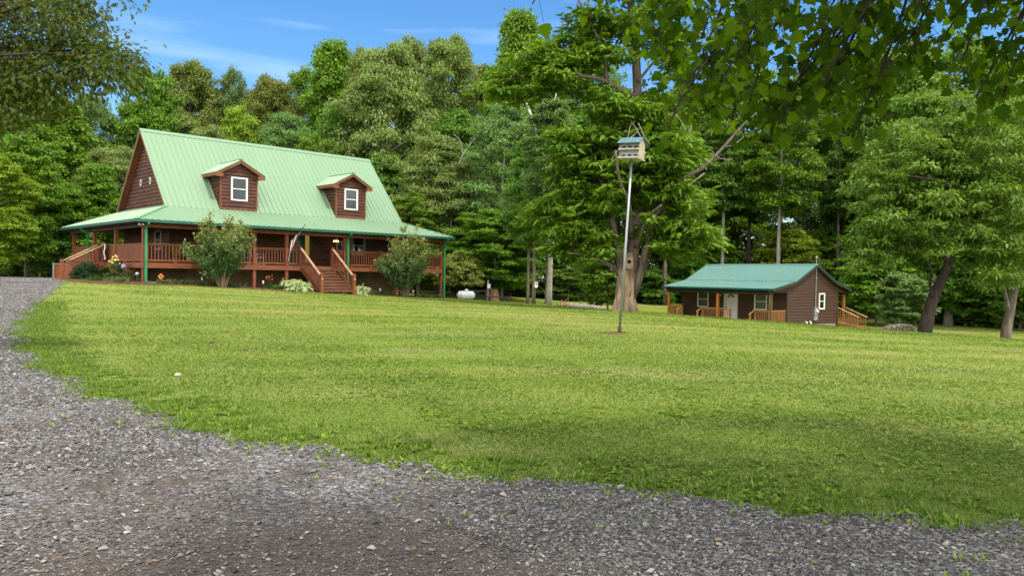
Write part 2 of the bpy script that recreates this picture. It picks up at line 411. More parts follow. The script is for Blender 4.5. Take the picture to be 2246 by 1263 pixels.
at_ = t.n('ShaderNodeAttribute', _attribute_name='forest')
lit = t.noise(1.3, 5, .7)
ff = t.mix(t.ramp(lit, [(.4, 0), (.6, 1)]), (.055,.068,.020), (.040,.030,.017))
c = t.mix(at_.outputs['Fac'], c, ff)
hb = t.mix(.5, fine, fine2)
t.done(t.pbsdf(c, .85, .12, 0, t.bump(hb, .9, .03)))
M['lawn'] = m
me = np_mesh('lawn', V, loops.ravel(), np.arange(len(I)) * 4, m, None, True)
fa = me.attributes.new('forest', 'FLOAT', 'POINT'); fa.data.foreach_set('value', forest_mask(V[:, 0], V[:, 1]).astype(np.float32))
lawn = link('lawn', me); lawn['kind'] = 'structure'

# gravel driveway: a strip between the grass edge and its outer side
m = bpy.data.materials.new('crushed grey gravel'); t = NT(m)
tc = t.n('ShaderNodeTexCoord')
def vor(sc):
    v = t.n('ShaderNodeTexVoronoi', Scale=sc); t.l(tc.outputs['Object'], v.inputs['Vector']); return v
v1, v2 = vor(38), vor(70)
sep = t.n('ShaderNodeSeparateColor'); t.l(v1.outputs['Color'], sep.inputs[0])
c = t.ramp(sep.outputs[0], [(0, (.06,.058,.060)), (.45, (.175,.168,.168)), (.8, (.29,.28,.275)), (1, (.44,.43,.41))])
c = t.mix(t.ramp(v1.outputs['Distance'], [(.3, 0), (.65, .6)]), c, (.05,.046,.043))
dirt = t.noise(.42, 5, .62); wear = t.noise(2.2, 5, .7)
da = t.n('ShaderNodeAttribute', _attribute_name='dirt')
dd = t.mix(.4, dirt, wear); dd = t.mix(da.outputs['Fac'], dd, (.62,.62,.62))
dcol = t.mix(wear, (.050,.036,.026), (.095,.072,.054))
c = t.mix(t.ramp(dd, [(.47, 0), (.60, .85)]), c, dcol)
h = t.mix(.4, v1.outputs['Distance'], v2.outputs['Distance'])
t.done(t.pbsdf(c, .85, .2, 0, t.bump(h, 1.0, .03))); M['gravel'] = m
na = 900; E1 = resamp_n(EC, na); O1 = resamp_n(OUT, na); nb = 26
T = np.linspace(0, 1, nb) ** 1.6
G = E1[:, None] * (1 - T[None, :, None]) + O1[:, None] * T[None, :, None]
gz = ground_np(G[..., 0], G[..., 1]) + .012
V = np.column_stack([G.reshape(-1, 2), gz])
I = (np.arange(na - 1)[:, None] * nb + np.arange(nb - 1)[None]).ravel()
loops = np.stack([I, I + nb, I + nb + 1, I + 1], 1)
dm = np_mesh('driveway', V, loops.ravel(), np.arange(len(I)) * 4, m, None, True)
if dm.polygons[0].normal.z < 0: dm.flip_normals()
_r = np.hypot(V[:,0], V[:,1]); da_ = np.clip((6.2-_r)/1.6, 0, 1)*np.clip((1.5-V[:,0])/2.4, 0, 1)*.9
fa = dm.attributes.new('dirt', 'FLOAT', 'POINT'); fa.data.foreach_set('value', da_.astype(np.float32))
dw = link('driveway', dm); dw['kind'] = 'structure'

# crushed stones lying on the driveway
def stone_noise(x, y):
    return (np.sin(x*1.3+y*.7)+np.sin(x*.5-y*1.9+1)+np.sin(x*2.7+1.7*y+2)*.6+np.sin(x*.33+y*.41)*1.1)/3.2
def sector(n, r0, r1, a0, a1):
    r = np.exp(rng.uniform(math.log(r0), math.log(r1), n)); a = rng.uniform(a0, a1, n)
    return r * np.sin(a), r * np.cos(a), r
m = bpy.data.materials.new('loose grey stones'); t = NT(m)
a = t.n('ShaderNodeAttribute', _attribute_name='tint')
c = t.ramp(a.outputs['Fac'], [(0, (.026,.024,.023)), (.4, (.092,.087,.083)), (.78, (.190,.182,.174)), (.95, (.29,.28,.265)), (1, (.20,.165,.13))])
t.done(t.pbsdf(c, .8, .25, 0)); M['pebbles'] = m
x, y, r = [np.concatenate(q_) for q_ in zip(sector(330000, 2.9, 15, R(-44), R(44)), sector(70000, 15, 48, R(-46), R(-22)))]
keep = in_poly(x, y, DPOLY); nz = stone_noise(x, y)
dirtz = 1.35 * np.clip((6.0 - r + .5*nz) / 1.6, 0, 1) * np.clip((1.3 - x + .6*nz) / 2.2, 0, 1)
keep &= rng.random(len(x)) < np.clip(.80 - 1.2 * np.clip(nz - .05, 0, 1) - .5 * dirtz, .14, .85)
x, y, r = x[keep], y[keep], r[keep]; n = len(x)
base = np.array([(1,0,0),(0,1,0),(-1,0,0),(0,-1,0),(.1,.1,.75),(0,0,-.5),(.6,.6,.35),(-.6,.55,.3),(-.55,-.6,.35)])
faces = np.array([(0,6,4),(6,1,4),(1,7,4),(7,2,4),(2,8,4),(8,3,4),(3,0,4),(0,1,6),(1,2,7),(2,3,8)])
sz = (.0042 + .00100 * r) * np.exp(rng.normal(0, .42, n)); sz = np.minimum(sz, .034)
ang = rng.uniform(0, 2*PI, n); ca, sa = np.cos(ang), np.sin(ang)
Bv = base[None] * (1 + rng.uniform(-.35, .35, (n, len(base), 3)))
Bv = Bv * (sz[:, None, None] * np.stack([np.ones(n), rng.uniform(.5, .9, n), rng.uniform(.45, .8, n)], 1)[:, None, :])
X = Bv[..., 0]*ca[:, None] - Bv[..., 1]*sa[:, None]; Y = Bv[..., 0]*sa[:, None] + Bv[..., 1]*ca[:, None]
tl = rng.normal(0, .3, n); Z = Bv[..., 2] + X * tl[:, None]
gz = ground_np(x, y) + .014
V = np.stack([X + x[:, None], Y + y[:, None], Z + gz[:, None] + sz[:, None]*.2], -1).reshape(-1, 3)
L_ = (faces[None] + (np.arange(n) * len(base))[:, None, None]).reshape(-1)
tint = np.repeat(np.clip(rng.beta(1.6, 1.9, n) , 0, 1), len(faces))
pb = link('loose_gravel', np_mesh('loose_gravel', V, L_, np.arange(n * len(faces)) * 3, m, tint)); pb['kind'] = 'stuff'

# ------------------------------------------------------------------ grass blades
def rnd_dir(n, zlo, zhi):
    a = rng.uniform(0, 2*PI, n); z = rng.uniform(zlo, zhi, n); s = np.sqrt(np.maximum(0, 1 - z*z))
    return np.stack([s*np.cos(a), s*np.sin(a), z], 1)
x, y, r = sector(860000, 4.2, 62, R(-50), R(50))
k = ~in_poly(x, y, DPOLY) & (forest_mask(x, y) < .4)
x, y, r = x[k], y[k], r[k]; n = len(x)
g = stone_noise(x*1.7+3, y*1.7); g2 = stone_noise(x*.6, y*.6+4)
L = (.026 + .0009*np.minimum(r, 30)) * np.exp(rng.normal(0, .35, n)) * (1 + .35*g)
Wd = (.0030 + .00060 * r)
P = np.column_stack([x, y, ground_np(x, y) - .004])
A = rnd_dir(n, .25, .85); N = rnd_dir(n, .2, 1)
st_ = np.sin(np.hypot(x+3, y-62)*2*PI/1.9 + .8*np.sin(x*.21+y*.13)) + .9*np.clip(np.sin(x*.55+np.sin(y*1.3)*1.2)*np.sin(y*.83+x*.11+1.5)-.25, 0, 1)
tn = np.clip(.24 + np.clip(.022*(r-7.5), -.06, .36) + .28*g2 + .13*st_*np.clip((r-9)/6, 0, 1) + rng.normal(0, .17, n), 0, 1)  # nearer blades tinted darker green, putting part of the overhead shade into colour
gb = link('grass_blades', leaves('grass_blades', P, A, N, L, Wd, tn, M['lf_grass'], 'blade')); gb['kind'] = 'stuff'
# broad-leaved weeds and longer grass along the driveway edge, clover in the lawn
def rosettes(px, py, nl, L0, L1, wr, zlo, zhi, tpl, mt, name, up=0):
    n = len(px); q = np.repeat(np.arange(n), nl); m_ = len(q)
    sc = np.exp(rng.normal(0, .2, n))[q]
    P = np.column_stack([px[q] + rng.normal(0, .02, m_), py[q] + rng.normal(0, .02, m_), ground_np(px, py)[q] + .004 + up*rng.random(m_)])
    A = rnd_dir(m_, zlo, zhi); N = np.column_stack([-A[:, 0]*.5, -A[:, 1]*.5, np.ones(m_)])
    L = rng.uniform(L0, L1, m_) * sc
    return leaves(name, P, A, N, L, L * wr, np.clip(rng.normal(.5, .25, m_), 0, 1), mt, tpl)
es = np.concatenate([[0], np.cumsum(np.linalg.norm(np.diff(EC, axis=0), axis=1))])
sel = np.where((EC[:, 1] < 26) & (EC[:, 0] < 9))[0]
et = unit(np.gradient(EC, axis=0)); en = np.stack([-et[:, 1], et[:, 0]], 1)
test = EC[sel[len(sel)//2]] + en[sel[len(sel)//2]] * .5
sgn = -1 if in_poly(np.array([test[0]]), np.array([test[1]]), DPOLY)[0] else 1
def along(n, lo, hi, pw=1.0):
    i = rng.choice(sel, n); d = lo + (hi - lo) * rng.random(n) ** pw
    p = EC[i] + en[i] * (sgn * d)[:, None] + rng.normal(0, .05, (n, 2)); return p[:, 0], p[:, 1]
ex, ey = along(2600, -.12, .75, 1.7)
w1 = link('edge_weeds', rosettes(ex, ey, 8, .030, .058, .45, .05, .72, 'broad', M['lf_weed'], 'edge_weeds')); w1['kind'] = 'stuff'
ex, ey = along(7000, -.08, .9, 1.5)
w2 = link('edge_grass', rosettes(ex, ey, 9, .04, .095, .075, .40, .95, 'blade', M['lf_grass'], 'edge_grass')); w2['kind'] = 'stuff'
cx_, cy_, cr_ = sector(9000, 4.5, 16, R(-42), R(42)); k = ~in_poly(cx_, cy_, DPOLY) & (stone_noise(cx_*1.1+5, cy_*1.3) + .25*(cx_ > 2) > .12)
w3 = link('clover_patches', rosettes(cx_[k], cy_[k], 5, .018, .036, .9, .1, .5, 'broad', M['lf_weed'], 'clover_patches', .03)); w3['kind'] = 'stuff'
ex, ey = along(240, -1.6, -.05, .7)
w4 = link('gravel_weeds', rosettes(ex, ey, 8, .02, .06, .25, .2, .9, 'broad', M['lf_weed'], 'gravel_weeds')); w4['kind'] = 'stuff'
# fallen dry leaves on gravel and lawn
x, y, r = sector(170, 3.4, 14, R(-42), R(42)); k = in_poly(x, y, DPOLY); x, y = x[k], y[k]; n = len(x)
P = np.column_stack([x, y, ground_np(x, y) + .03])
dl = link('fallen_leaves', leaves('fallen_leaves', P, rnd_dir(n, -.1, .3), rnd_dir(n, .6, 1), rng.uniform(.03, .07, n), rng.uniform(.02, .045, n), rng.random(n), M['lf_dead'], 'oak')); dl['kind'] = 'stuff'
# ------------------------------------------------------------------ building helpers
def clip_poly(P, axis, val, keep_less):
    out = []; n = len(P)
    for i in range(n):
        a, b = P[i], P[(i+1) % n]
        ia = (a[axis] <= val) == keep_less or a[axis] == val; ib = (b[axis] <= val) == keep_less or b[axis] == val
        if ia: out.append(a)
        if ia != ib:
            t = (val - a[axis]) / (b[axis] - a[axis]); out.append((a[0] + t*(b[0]-a[0]), a[1] + t*(b[1]-a[1])))
    return out
def lap_wall(mb, T, poly, course=.20, proud=.045, groove=.20):
    """horizontal log-lap boards filling a convex outline (s, w); T maps (s, w, out) to local space"""
    w0 = min(p[1] for p in poly); w1 = max(p[1] for p in poly); w = w0
    while w < w1 - 1e-4:
        wt = min(w + course, w1); wg = w + course*groove
        if wg < wt:
            q = clip_poly(clip_poly(poly, 1, wg, False), 1, wt, True)
            if len(q) >= 3:
                prof = lambda v: proud * (1 - .45 * ((v - wg)/(course*(1-groove)))**2)
                wm_ = (wg + wt)/2
                for lo, hi in ((wg, wm_), (wm_, wt)):
                    q2 = clip_poly(clip_poly(q, 1, lo, False), 1, hi, True)
                    if len(q2) >= 3: mb.add([T(s, v, prof(v)) for s, v in q2], [tuple(range(len(q2)))])
                for we_ in (wg, wt):
                    bot = sorted(p[0] for p in q if abs(p[1] - we_) < 1e-5)
                    if len(bot) >= 2: mb.add([T(bot[0], we_, prof(we_)), T(bot[-1], we_, prof(we_)), T(bot[-1], we_, -.01), T(bot[0], we_, -.01)], [(0,1,2,3)])
        w = wt
    mb.add([T(s, v, 0) for s, v in poly], [tuple(range(len(poly)))])
def roof_face(mb, poly, th=.035, rib=.30, rw=.04, rh=.038):
    P = [Vector(p) for p in poly]; n = (P[1] - P[0]).cross(P[2] - P[0]).normalized()
    if n.z < 0: P = P[::-1]; n = -n
    mb.prism([p for p in P], -n * th)
    up = (Vector((0,0,1)) - n * n.z).normalized(); s = up.cross(n).normalized(); o = P[0]
    q = [((p - o).dot(s), (p - o).dot(up)) for p in P]
    s0 = min(a for a, b in q); s1 = max(a for a, b in q); x = s0 + rib * .5
    while x < s1:
        ts = []
        for i in range(len(q)):
            a, b = q[i], q[(i+1) % len(q)]
            if (a[0] - x) * (b[0] - x) < 0:
                t = (x - a[0]) / (b[0] - a[0]); ts.append(a[1] + t * (b[1] - a[1]))
        if len(ts) == 2:
            t0, t1 = min(ts) + .004, max(ts) - .01
            if t1 > t0 + .02:
                A = [o + s*(x-rw) + up*t0 - n*.003, o + s*(x-rw*.4) + up*t0 + n*rh, o + s*(x+rw*.4) + up*t0 + n*rh, o + s*(x+rw) + up*t0 - n*.003]
                mb.prism(A, up * (t1 - t0))
        x += rib
def window(parent, T, s0, s1, w0, w1, pane='pane', frame='white', fw=.075, depth=.085, name='window', split=.5):
    depth = max(depth, .085); m_ = MB()
    m_.tbox(T, s0, s0+fw, w0, w1, .005, depth); m_.tbox(T, s1-fw, s1, w0, w1, .005, depth)
    m_.tbox(T, s0+fw, s1-fw, w1-fw, w1, .005, depth-.003); m_.tbox(T, s0+fw, s1-fw, w0, w0+fw, .005, depth-.003)
    wi = obj(name, m_, M[frame], parent)
    wm = w0 + (w1-w0)*split
    sa = MB(); sa.tbox(T, s0+fw, s1-fw, wm-.022, wm+.022, .046, depth-.012)
    for (a, b) in ((w0+fw, wm-.022), (wm+.022, w1-fw)):
        sa.tbox(T, s0+fw, s0+fw+.022, a, b, .046, depth-.016); sa.tbox(T, s1-fw-.022, s1-fw, a, b, .046, depth-.016)
    obj('sash', sa, M[frame], wi)
    for a, b, o in ((w0+fw*.8, wm, .050), (wm+.001, w1-fw*.8, .055)):
        pn = MB(); pn.tbox(T, s0+fw*.8, s1-fw*.8, a, b, .046, o); obj('pane', pn, M[pane], wi)
    return wi

# ================================================================== LOG HOUSE
HT, HX, HYY, HZ = .7648, -17.882, 37.211, .355 + CAMZ
def hw(u, v, w=0):
    c, s = math.cos(HT), math.sin(HT); return (HX + u*c - v*s, HYY + u*s + v*c, HZ + w)
def hg(u, v):
    x, y, _ = hw(u, v); return ground(x, y) - HZ
L, B, O = 18.53, 12.34, .455
UL, UR, VF, VB = 2.15, L - 2.15, 2.40, 9.69
r0, r1, vb, wb, vr, wr = 1.77, L - 1.77, 2.07, 2.97, 6.045, 7.47
house = thing('log_house', 'big brown log house with pale green metal roof, two dormers and wraparound porch', 'house', (HX, HYY, HZ), HT)
Tf = lambda s, w, o: (s, VF - o, w)           # front wall, outward is -v
Tl = lambda s, w, o: (UL - o, s, w)           # left gable wall, outward is -u
Tr = lambda s, w, o: (UR + o, s, w)
Tb = lambda s, w, o: (s, VB + o, w)
b = MB(); lap_wall(b, Tf, [(UL,0),(UR,0),(UR,3.28),(UL,3.28)]); obj('front_wall', b, M['siding'], house)
gpoly = [(VF,0),(VB,0),(VB,3.24),(vr,7.36),(VF,3.24)]
b = MB(); lap_wall(b, Tl, gpoly); gw = obj('gable_wall', b, M['siding'], house)
b = MB(); lap_wall(b, Tr, gpoly); obj('gable_wall', b, M['siding'], house)
b = MB(); lap_wall(b, Tb, [(UL,0),(UR,0),(UR,3.2),(UL,3.2)]); obj('rear_wall', b, M['siding'], house)
b = MB(); b.box(UL+.04, UR-.04, VF+.05, VB-.05, -3.2, -.02); obj('foundation_wall', b, M['foundation'], house)
# main roof
b = MB()
roof_face(b, [(r0,vb,wb),(r1,vb,wb),(r1,vr,wr),(r0,vr,wr)]); roof_face(b, [(r1,2*vr-vb,wb),(r0,2*vr-vb,wb),(r0,vr,wr),(r1,vr,wr)])
roof = obj('roof', b, M['metalroof'], house)
b = MB()
for s in (-1, 1): b.prism([(r0-.02, vr, wr+.035), (r0-.02, vr+s*.17, wr-.135), (r0-.02, vr+s*.17, wr-.155), (r0-.02, vr, wr+.005)], (r1-r0+.04, 0, 0))
obj('ridge_cap', b, M['metalroof'], roof)
for u0, u1 in ((r0+.01, r0+.05), (r1-.05, r1-.01)):
    for s in (-1, 1): b = MB(); b.prism([(u0, vr, wr-.045), (u0, vr+s*(vr-vb), wb-.045), (u0, vr+s*(vr-vb), wb-.23), (u0, vr, wr-.25)], (u1-u0, 0, 0)); obj('rake_board', b, M['trimwood'], roof)
for u0, u1 in ((r0+.05, UL-.002), (UR+.002, r1-.05)):
    for s in (-1, 1): b = MB(); b.prism([(u0, vr, wr-.11), (u0, vr+s*(vr-vb), wb-.11), (u0, vr+s*(vr-vb), wb-.15), (u0, vr, wr-.15)], (u1-u0, 0, 0)); obj('rake_soffit', b, M['trimwood'], roof)
# porch roof
e = 2.08; xw = 3.10
b = MB()
roof_face(b, [(-O,-O,e),(L+O,-O,e),(r1,vb,wb),(r0,vb,wb)])
roof_face(b, [(-O,B+O,e),(-O,-O,e),(r0,vb,wb),(UL,VF,xw),(UL,VB,xw),(r0,2*vr-vb,wb)])
roof_face(b, [(L+O,-O,e),(L+O,B+O,e),(r1,2*vr-vb,wb),(UR,VB,xw),(UR,VF,xw),(r1,vb,wb)])
roof_face(b, [(L+O,B+O,e),(-O,B+O,e),(r0,2*vr-vb,wb),(r1,2*vr-vb,wb)])
proof = obj('porch_roof', b, M['metalroof'], house)
for p, q in (((-O,-O,e+.02),(r0,vb,wb+.03)), ((L+O,-O,e+.02),(r1,vb,wb+.03))):
    b = MB(); b.beam(p, q, .16, .035); obj('hip_cap', b, M['ridgecap'], proof)
for name, p, q in (('f',(-O-.1,-O-.055,0),(L+O+.1,-O-.055,0)), ('l',(-O-.055,-O+.005,0),(-O-.055,B+O,0)), ('r',(L+O+.055,-O+.005,0),(L+O+.055,B+O,0))):
    b = MB(); g = Vector((0,0,e-.075)); b.beam(Vector(p)+g, Vector(q)+g, .105, .12); b.beam(Vector(p)+g+Vector((0,0,.064)), Vector(q)+g+Vector((0,0,.064)), .125, .014)
    obj('gutter', b, M['gutter'], proof)
b = MB()
b.box(-O, L+O, -O, VF-.04, 1.90, 1.93); b.box(-O, UL-.04, VF-.04, B+O, 1.90, 1.93); b.box(UR+.04, L+O, VF-.04, B+O, 1.90, 1.93); b.box(UL-.04, UR+.04, VB+.04, B+O, 1.90, 1.93)
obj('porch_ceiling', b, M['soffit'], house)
b = MB(); b.box(-.08, L+.08, -.08, .08, 1.72, 1.898); obj('porch_beam', b, M['deckwood'], house)
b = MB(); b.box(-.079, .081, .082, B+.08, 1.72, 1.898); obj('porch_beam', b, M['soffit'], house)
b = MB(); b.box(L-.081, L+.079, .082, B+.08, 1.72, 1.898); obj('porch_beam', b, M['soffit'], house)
# deck
b = MB(); b.box(0, L, 0, VF-.05, -.045, 0); b.box(0, UL-.05, VF-.05, B, -.045, 0); b.box(UR+.05, L, VF-.05, B, -.045, 0); b.box(UL-.05, UR+.05, VB+.05, B, -.045, 0)
deck = obj('deck', b, M['deckwood'], house)
for a in ((-.045,L+.045,-.045,-.003), (-.045,-.003,-.002,B), (L+.003,L+.045,-.002,B)):
    b = MB(); b.box(a[0],a[1],a[2],a[3],-.25,.012); obj('rim_board', b, M['deckwood'], deck)
b = MB()
for k in range(12): b.box(.1, L-.1, .3+k*.0, .34, -.24, -.05)
for k in range(30): b.box(.3+k*.6, .34+k*.6, .36, VF-.06, -.24, -.05)
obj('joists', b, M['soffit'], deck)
# posts
def post(u, v, top=1.72):
    q = MB(); q.box(u-.085, u+.085, v-.085, v+.085, hg(u, v)-.2, top); return obj('porch_post', q, M['deckwood'], house)
for u in (.09, 5.69, 7.56, 11.24, 14.9, L-.09): post(u, .09)
for v in (4.27, 8.0, 12.1): post(.09, v); post(L-.09, v)
for u, v in ((16.9,.6),(16.4,1.6)):
    q = MB(); q.box(u-.1,u+.1,v-.1,v+.1,hg(u,v)-.2,-.25); obj('pier', q, M['oldwood'], house)
# railings
nbal = [0]
def railing(u0, v0, u1, v1, step=.165, solid=False, bal=True):
    d = Vector((u1-u0, v1-v0, 0)); n = d.length; d.normalize()
    b = MB(); b.beam((u0,v0,.94),(u1,v1,.94),.13,.036); b.beam((u0,v0,.885),(u1,v1,.885),.045,.07)
    lb = MB(); lb.beam((u0,v0,.125),(u1,v1,.125),.05,.08)
    k = max(1, int(n / 1.8))
    for i in range(1, k+1 if n > 2.4 else 0): lb.beam((u0+d.x*n*i/(k+1), v0+d.y*n*i/(k+1), .0),(u0+d.x*n*i/(k+1), v0+d.y*n*i/(k+1), .084),.09,.09,(d.x,d.y,0))
    r = obj('railing', b, M['deckwood'], house); obj('bottom_rail', lb, M['deckwood'], r)
    m_ = int(n / step); step = n / m_; bb = MB()
    for i in range(m_):
        s = (i + .5) * step; p = (u0+d.x*s, v0+d.y*s)
        if bal:
            q = MB(); q.beam((p[0],p[1],.166),(p[0],p[1],.849),.038,.038,(d.x,d.y,0)); obj('baluster', q, M['railcap'] if False else M['deckwood'], r); nbal[0] += 1
        else: bb.beam((p[0],p[1],.166),(p[0],p[1],.849),.042,.09,(d.x,d.y,0))
    if not bal:
        o = obj('balusters', bb, M['deckwood'], r); o['kind'] = 'stuff'
    return r
for a, c in ((.18, 5.60), (5.78, 7.47), (7.65, 8.28), (10.43, 11.15), (11.33, 14.81), (14.99, L-.18)): railing(a, .09, c, .09)
for a, c in ((.18, 4.18), (4.36, 5.72), (6.88, 7.91), (8.09, 12.0)): railing(.09, a, .09, c, .14, bal=False)
railing(L-.09, .18, L-.09, 12.0, .165, bal=False)
railing(.18, B-.09, L-.18, B-.09, .165, bal=False)
# front stairs
ub0, ub1, vbt = 8.40, 10.36, -2.32
wbt = hg(9.4, vbt)
st = MB()
for u in (ub0+.02, ub1-.06): st.prism([(u,-.05,-.05),(u,vbt,wbt+.12),(u,vbt,wbt-.12),(u,vbt+.25,wbt-.12),(u,-.05,-.34)], (.04,0,0))
stairs = obj('front_stairs', st, M['deckwood'], house)
ns = 8
for i in range(ns):
    f = (i + 1) / (ns + .0); v = -.05 + (vbt + .05) * (i + .5) / ns; w = wbt * (i + 1) / (ns + 1)
    q = MB(); q.box(ub0+.062, ub1-.062, v-.21, v+.15, w-.04, w); q.box(ub0+.064, ub1-.064, v+.12, v+.145, w+.002, w-wbt/(ns+1)-.042)
    obj('stair_tread', q, M['stairwood'], stairs)
for u in (ub0-.03, ub1+.03):
    for v, w0, w1 in ((.02, -.3, 1.08), (vbt, wbt-.2, wbt+1.08)):
        q = MB(); q.box(u-.075, u+.075, v-.075, v+.075, w0, w1); q.add([(u-.085,v-.085,w1),(u+.085,v-.085,w1),(u+.085,v+.085,w1),(u-.085,v+.085,w1),(u,v,w1+.05)], [(0,1,4),(1,2,4),(2,3,4),(3,0,4),(3,2,1,0)])
        nw = obj('newel_post', q, M['deckwood'], stairs)
        if w1 < 0:
            q = MB(); q.box(u-.03, u+.03, v-.11, v-.078, w1-.32, w1-.22); obj('step_light', q, M['cream'], nw)
    q = MB(); q.beam((u,-.06,.99),(u,vbt+.08,wbt+.99),.14,.04); sr = obj('hand_rail', q, M['railcap'], stairs)
    q = MB(); q.beam((u,-.06,.17),(u,vbt+.08,wbt+.17),.06,.06); obj('lower_rail', q, M['deckwood'], stairs)
    for i in range(13):
        f = (i + .7) / 13.4; v = -.06 + (vbt+.14)*f; w = wbt*f
        q = MB(); q.beam((u,v,w+.20),(u,v,w+.97),.036,.036,(1,0,0)); obj('stair_baluster', q, M['deckwood'], stairs)
q = MB(); vm = vbt*.48; q.box(ub0-.11, ub0+.02, vm-.07, vm+.07, hg(ub0, vm)-.2, wbt*.5+.02); obj('stair_support', q, M['deckwood'], stairs)
# side stairs on the left porch
wl = hg(-1.5, 6.3); vs0, vs1 = 5.78, 6.80
st = MB()
for v in (vs0, vs1-.04): st.prism([(-.05,v,-.05),(-1.7,v,wl+.1),(-1.7,v,wl-.1),(-1.45,v,wl-.1),(-.05,v,-.3)], (0,.04,0))
ss = obj('side_stairs', st, M['deckwood'], house)
for i in range(5):
    w = wl*(i+1)/6; u = -.05-1.6*(i+.5)/5
    q = MB(); q.box(u-.15,u+.17,vs0+.042,vs1-.042,w-.04,w); obj('stair_tread', q, M['stairwood'], ss)
for v in (vs0-.04, vs1+.04):
    q = MB(); q.beam((-.02,v,1.0),(-1.78,v,wl+1.0),.14,.04); obj('hand_rail', q, M['palewood'], ss)
    q = MB(); q.beam((-.02,v,.18),(-1.78,v,wl+.18),.06,.06); obj('lower_rail', q, M['deckwood'], ss)
    for u, w0, w1 in ((-.04,-.25,1.10),(-1.82,wl-.2,wl+1.08)):
        q = MB(); q.box(u-.08,u+.08,v-.08,v+.08,w0,w1); obj('newel_post', q, M['deckwood'], ss)
    for i in range(8):
        f=(i+.8)/8.6; u=-.02-1.76*f; w=wl*f; q=MB(); q.beam((u,v,w+.2),(u,v,w+.97),.036,.036,(0,1,0)); obj('stair_baluster', q, M['deckwood'], ss)
# brick piers under the left porch
for v, hh in ((4.75, .30), (2.45, .26)):
    q = MB(); q.box(.06,.36,v-.34,v+.34,hg(.2,v)-.1,-.255); obj('brick_pier', q, M['brick'], house)
# downspouts
def dspout(u, v, top=e-.12, side=(0,-1)):
    g = hg(u, v-.1); q = MB()
    px, py = u + side[0]*.17, v + side[1]*.17
    q.beam((u+side[0]*.5, v+side[1]*.5, top+.02),(u+side[0]*.5, v+side[1]*.5, top-.10),.10,.09,(0,1,0))
    q.beam((u+side[0]*.5, v+side[1]*.5, top-.08),(px,py,top-.34),.10,.09)
    q.beam((px,py,top-.31),(px,py,g+.06),.10,.09,(0,1,0))
    o = obj('downspout', q, M['downspout'], house); return o, (px, py, g)
d1, p = dspout(.10, .0)
q = MB(); q.tube([(p[0],p[1],p[2]+.10),(p[0]+.05,p[1]-.2,p[2]+.05),(p[0]+.9,p[1]-1.0,p[2]-.02)], .05, 8); obj('drain_hose', q, M['gutter'], d1)
dspout(11.30, .0, e-.12); dspout(L-.02, .0); dspout(.0, 8.45, e-.12, (-1,0))
# dormers
def dormer(u0, u1):
    uc = (u0+u1)/2; vf = 2.14; we, wp = 5.02, 5.80; ov = .37
    roofw = lambda v: wb + (v-vb)*(wr-wb)/(vr-vb)
    vat = lambda w: vb + (w-wb)*(vr-vb)/(wr-wb)
    b = MB(); T = lambda s, w, o: (s, vf-o, w)
    lap_wall(b, T, [(u0,roofw(vf)-.05),(u1,roofw(vf)-.05),(u1,we+.10),(uc,wp-.10),(u0,we+.10)], .19)
    for uu, sg in ((u0,-1),(u1,1)):
        Ts = lambda s, w, o: (uu+sg*o, s, w)
        lap_wall(b, Ts, [(vf,roofw(vf)-.02),(vat(we+.03)+.1,we+.03),(vf,we+.03)], .17)
    d = obj('dormer', b, M['siding'], house)
    b = MB()
    for uu in (u0, u1): b.box(uu-.035, uu+.045 if uu == u0 else uu+.035, vf-.045, vf+.05, roofw(vf)+.02, we+.02)
    b.box(u0, u1, vf-.042, vf-.004, roofw(vf)-.03, roofw(vf)+.09)
    obj('corner_board', b, M['trimwood'], d)
    b = MB(); fv = vf-.30
    for sg in (-1, 1):
        ue = uc + sg*((u1-u0)/2+ov); pts = [(uc,fv,wp),(ue,fv,we),(ue,vat(we)+.06,we),(uc,vat(wp)+.06,wp)]
        roof_face(b, pts, .03, .23)
    dr = obj('dormer_roof', b, M['metalroof'], d)
    b = MB()
    b.beam((uc,fv-.01,wp+.012),(uc,vat(wp)+.05,wp+.012),.16,.03)
    obj('ridge_cap', b, M['gutter'], dr)
    b = MB()
    for sg in (-1, 1):
        ue = uc + sg*((u1-u0)/2+ov)
        b.prism([(uc,fv+.03,wp-.035),(ue,fv+.03,we-.035),(ue,fv+.03,we-.20),(uc,fv+.03,wp-.20)], (0,.035,0))
        b.prism([(ue-sg*.002,fv+.067,we-.035),(ue-sg*.002,vat(we)+.1,we-.035),(ue-sg*.002,vat(we)+.1,we-.19),(ue-sg*.002,fv+.067,we-.19)], (-sg*.035,0,0))
        b.prism([(ue-sg*.04,fv+.068,we-.15),(ue-sg*.04,vat(we)+.1,we-.15),(ue-sg*(ov-.01),vat(we)+.1,we-.15),(ue-sg*(ov-.01),fv+.068,we-.15)], (0,0,-.03))
        b.box(min(ue-sg*.0,ue-sg*.42), max(ue-sg*.0,ue-sg*.42), fv+.026, fv+.062, we-.235, we-.05)
    obj('eave_trim', b, M['trimwood'], dr)
    window(d, T, uc-.475, uc+.475, 3.55, 4.84, 'paneblind')
dormer(4.70, 6.78); dormer(11.85, 13.92)
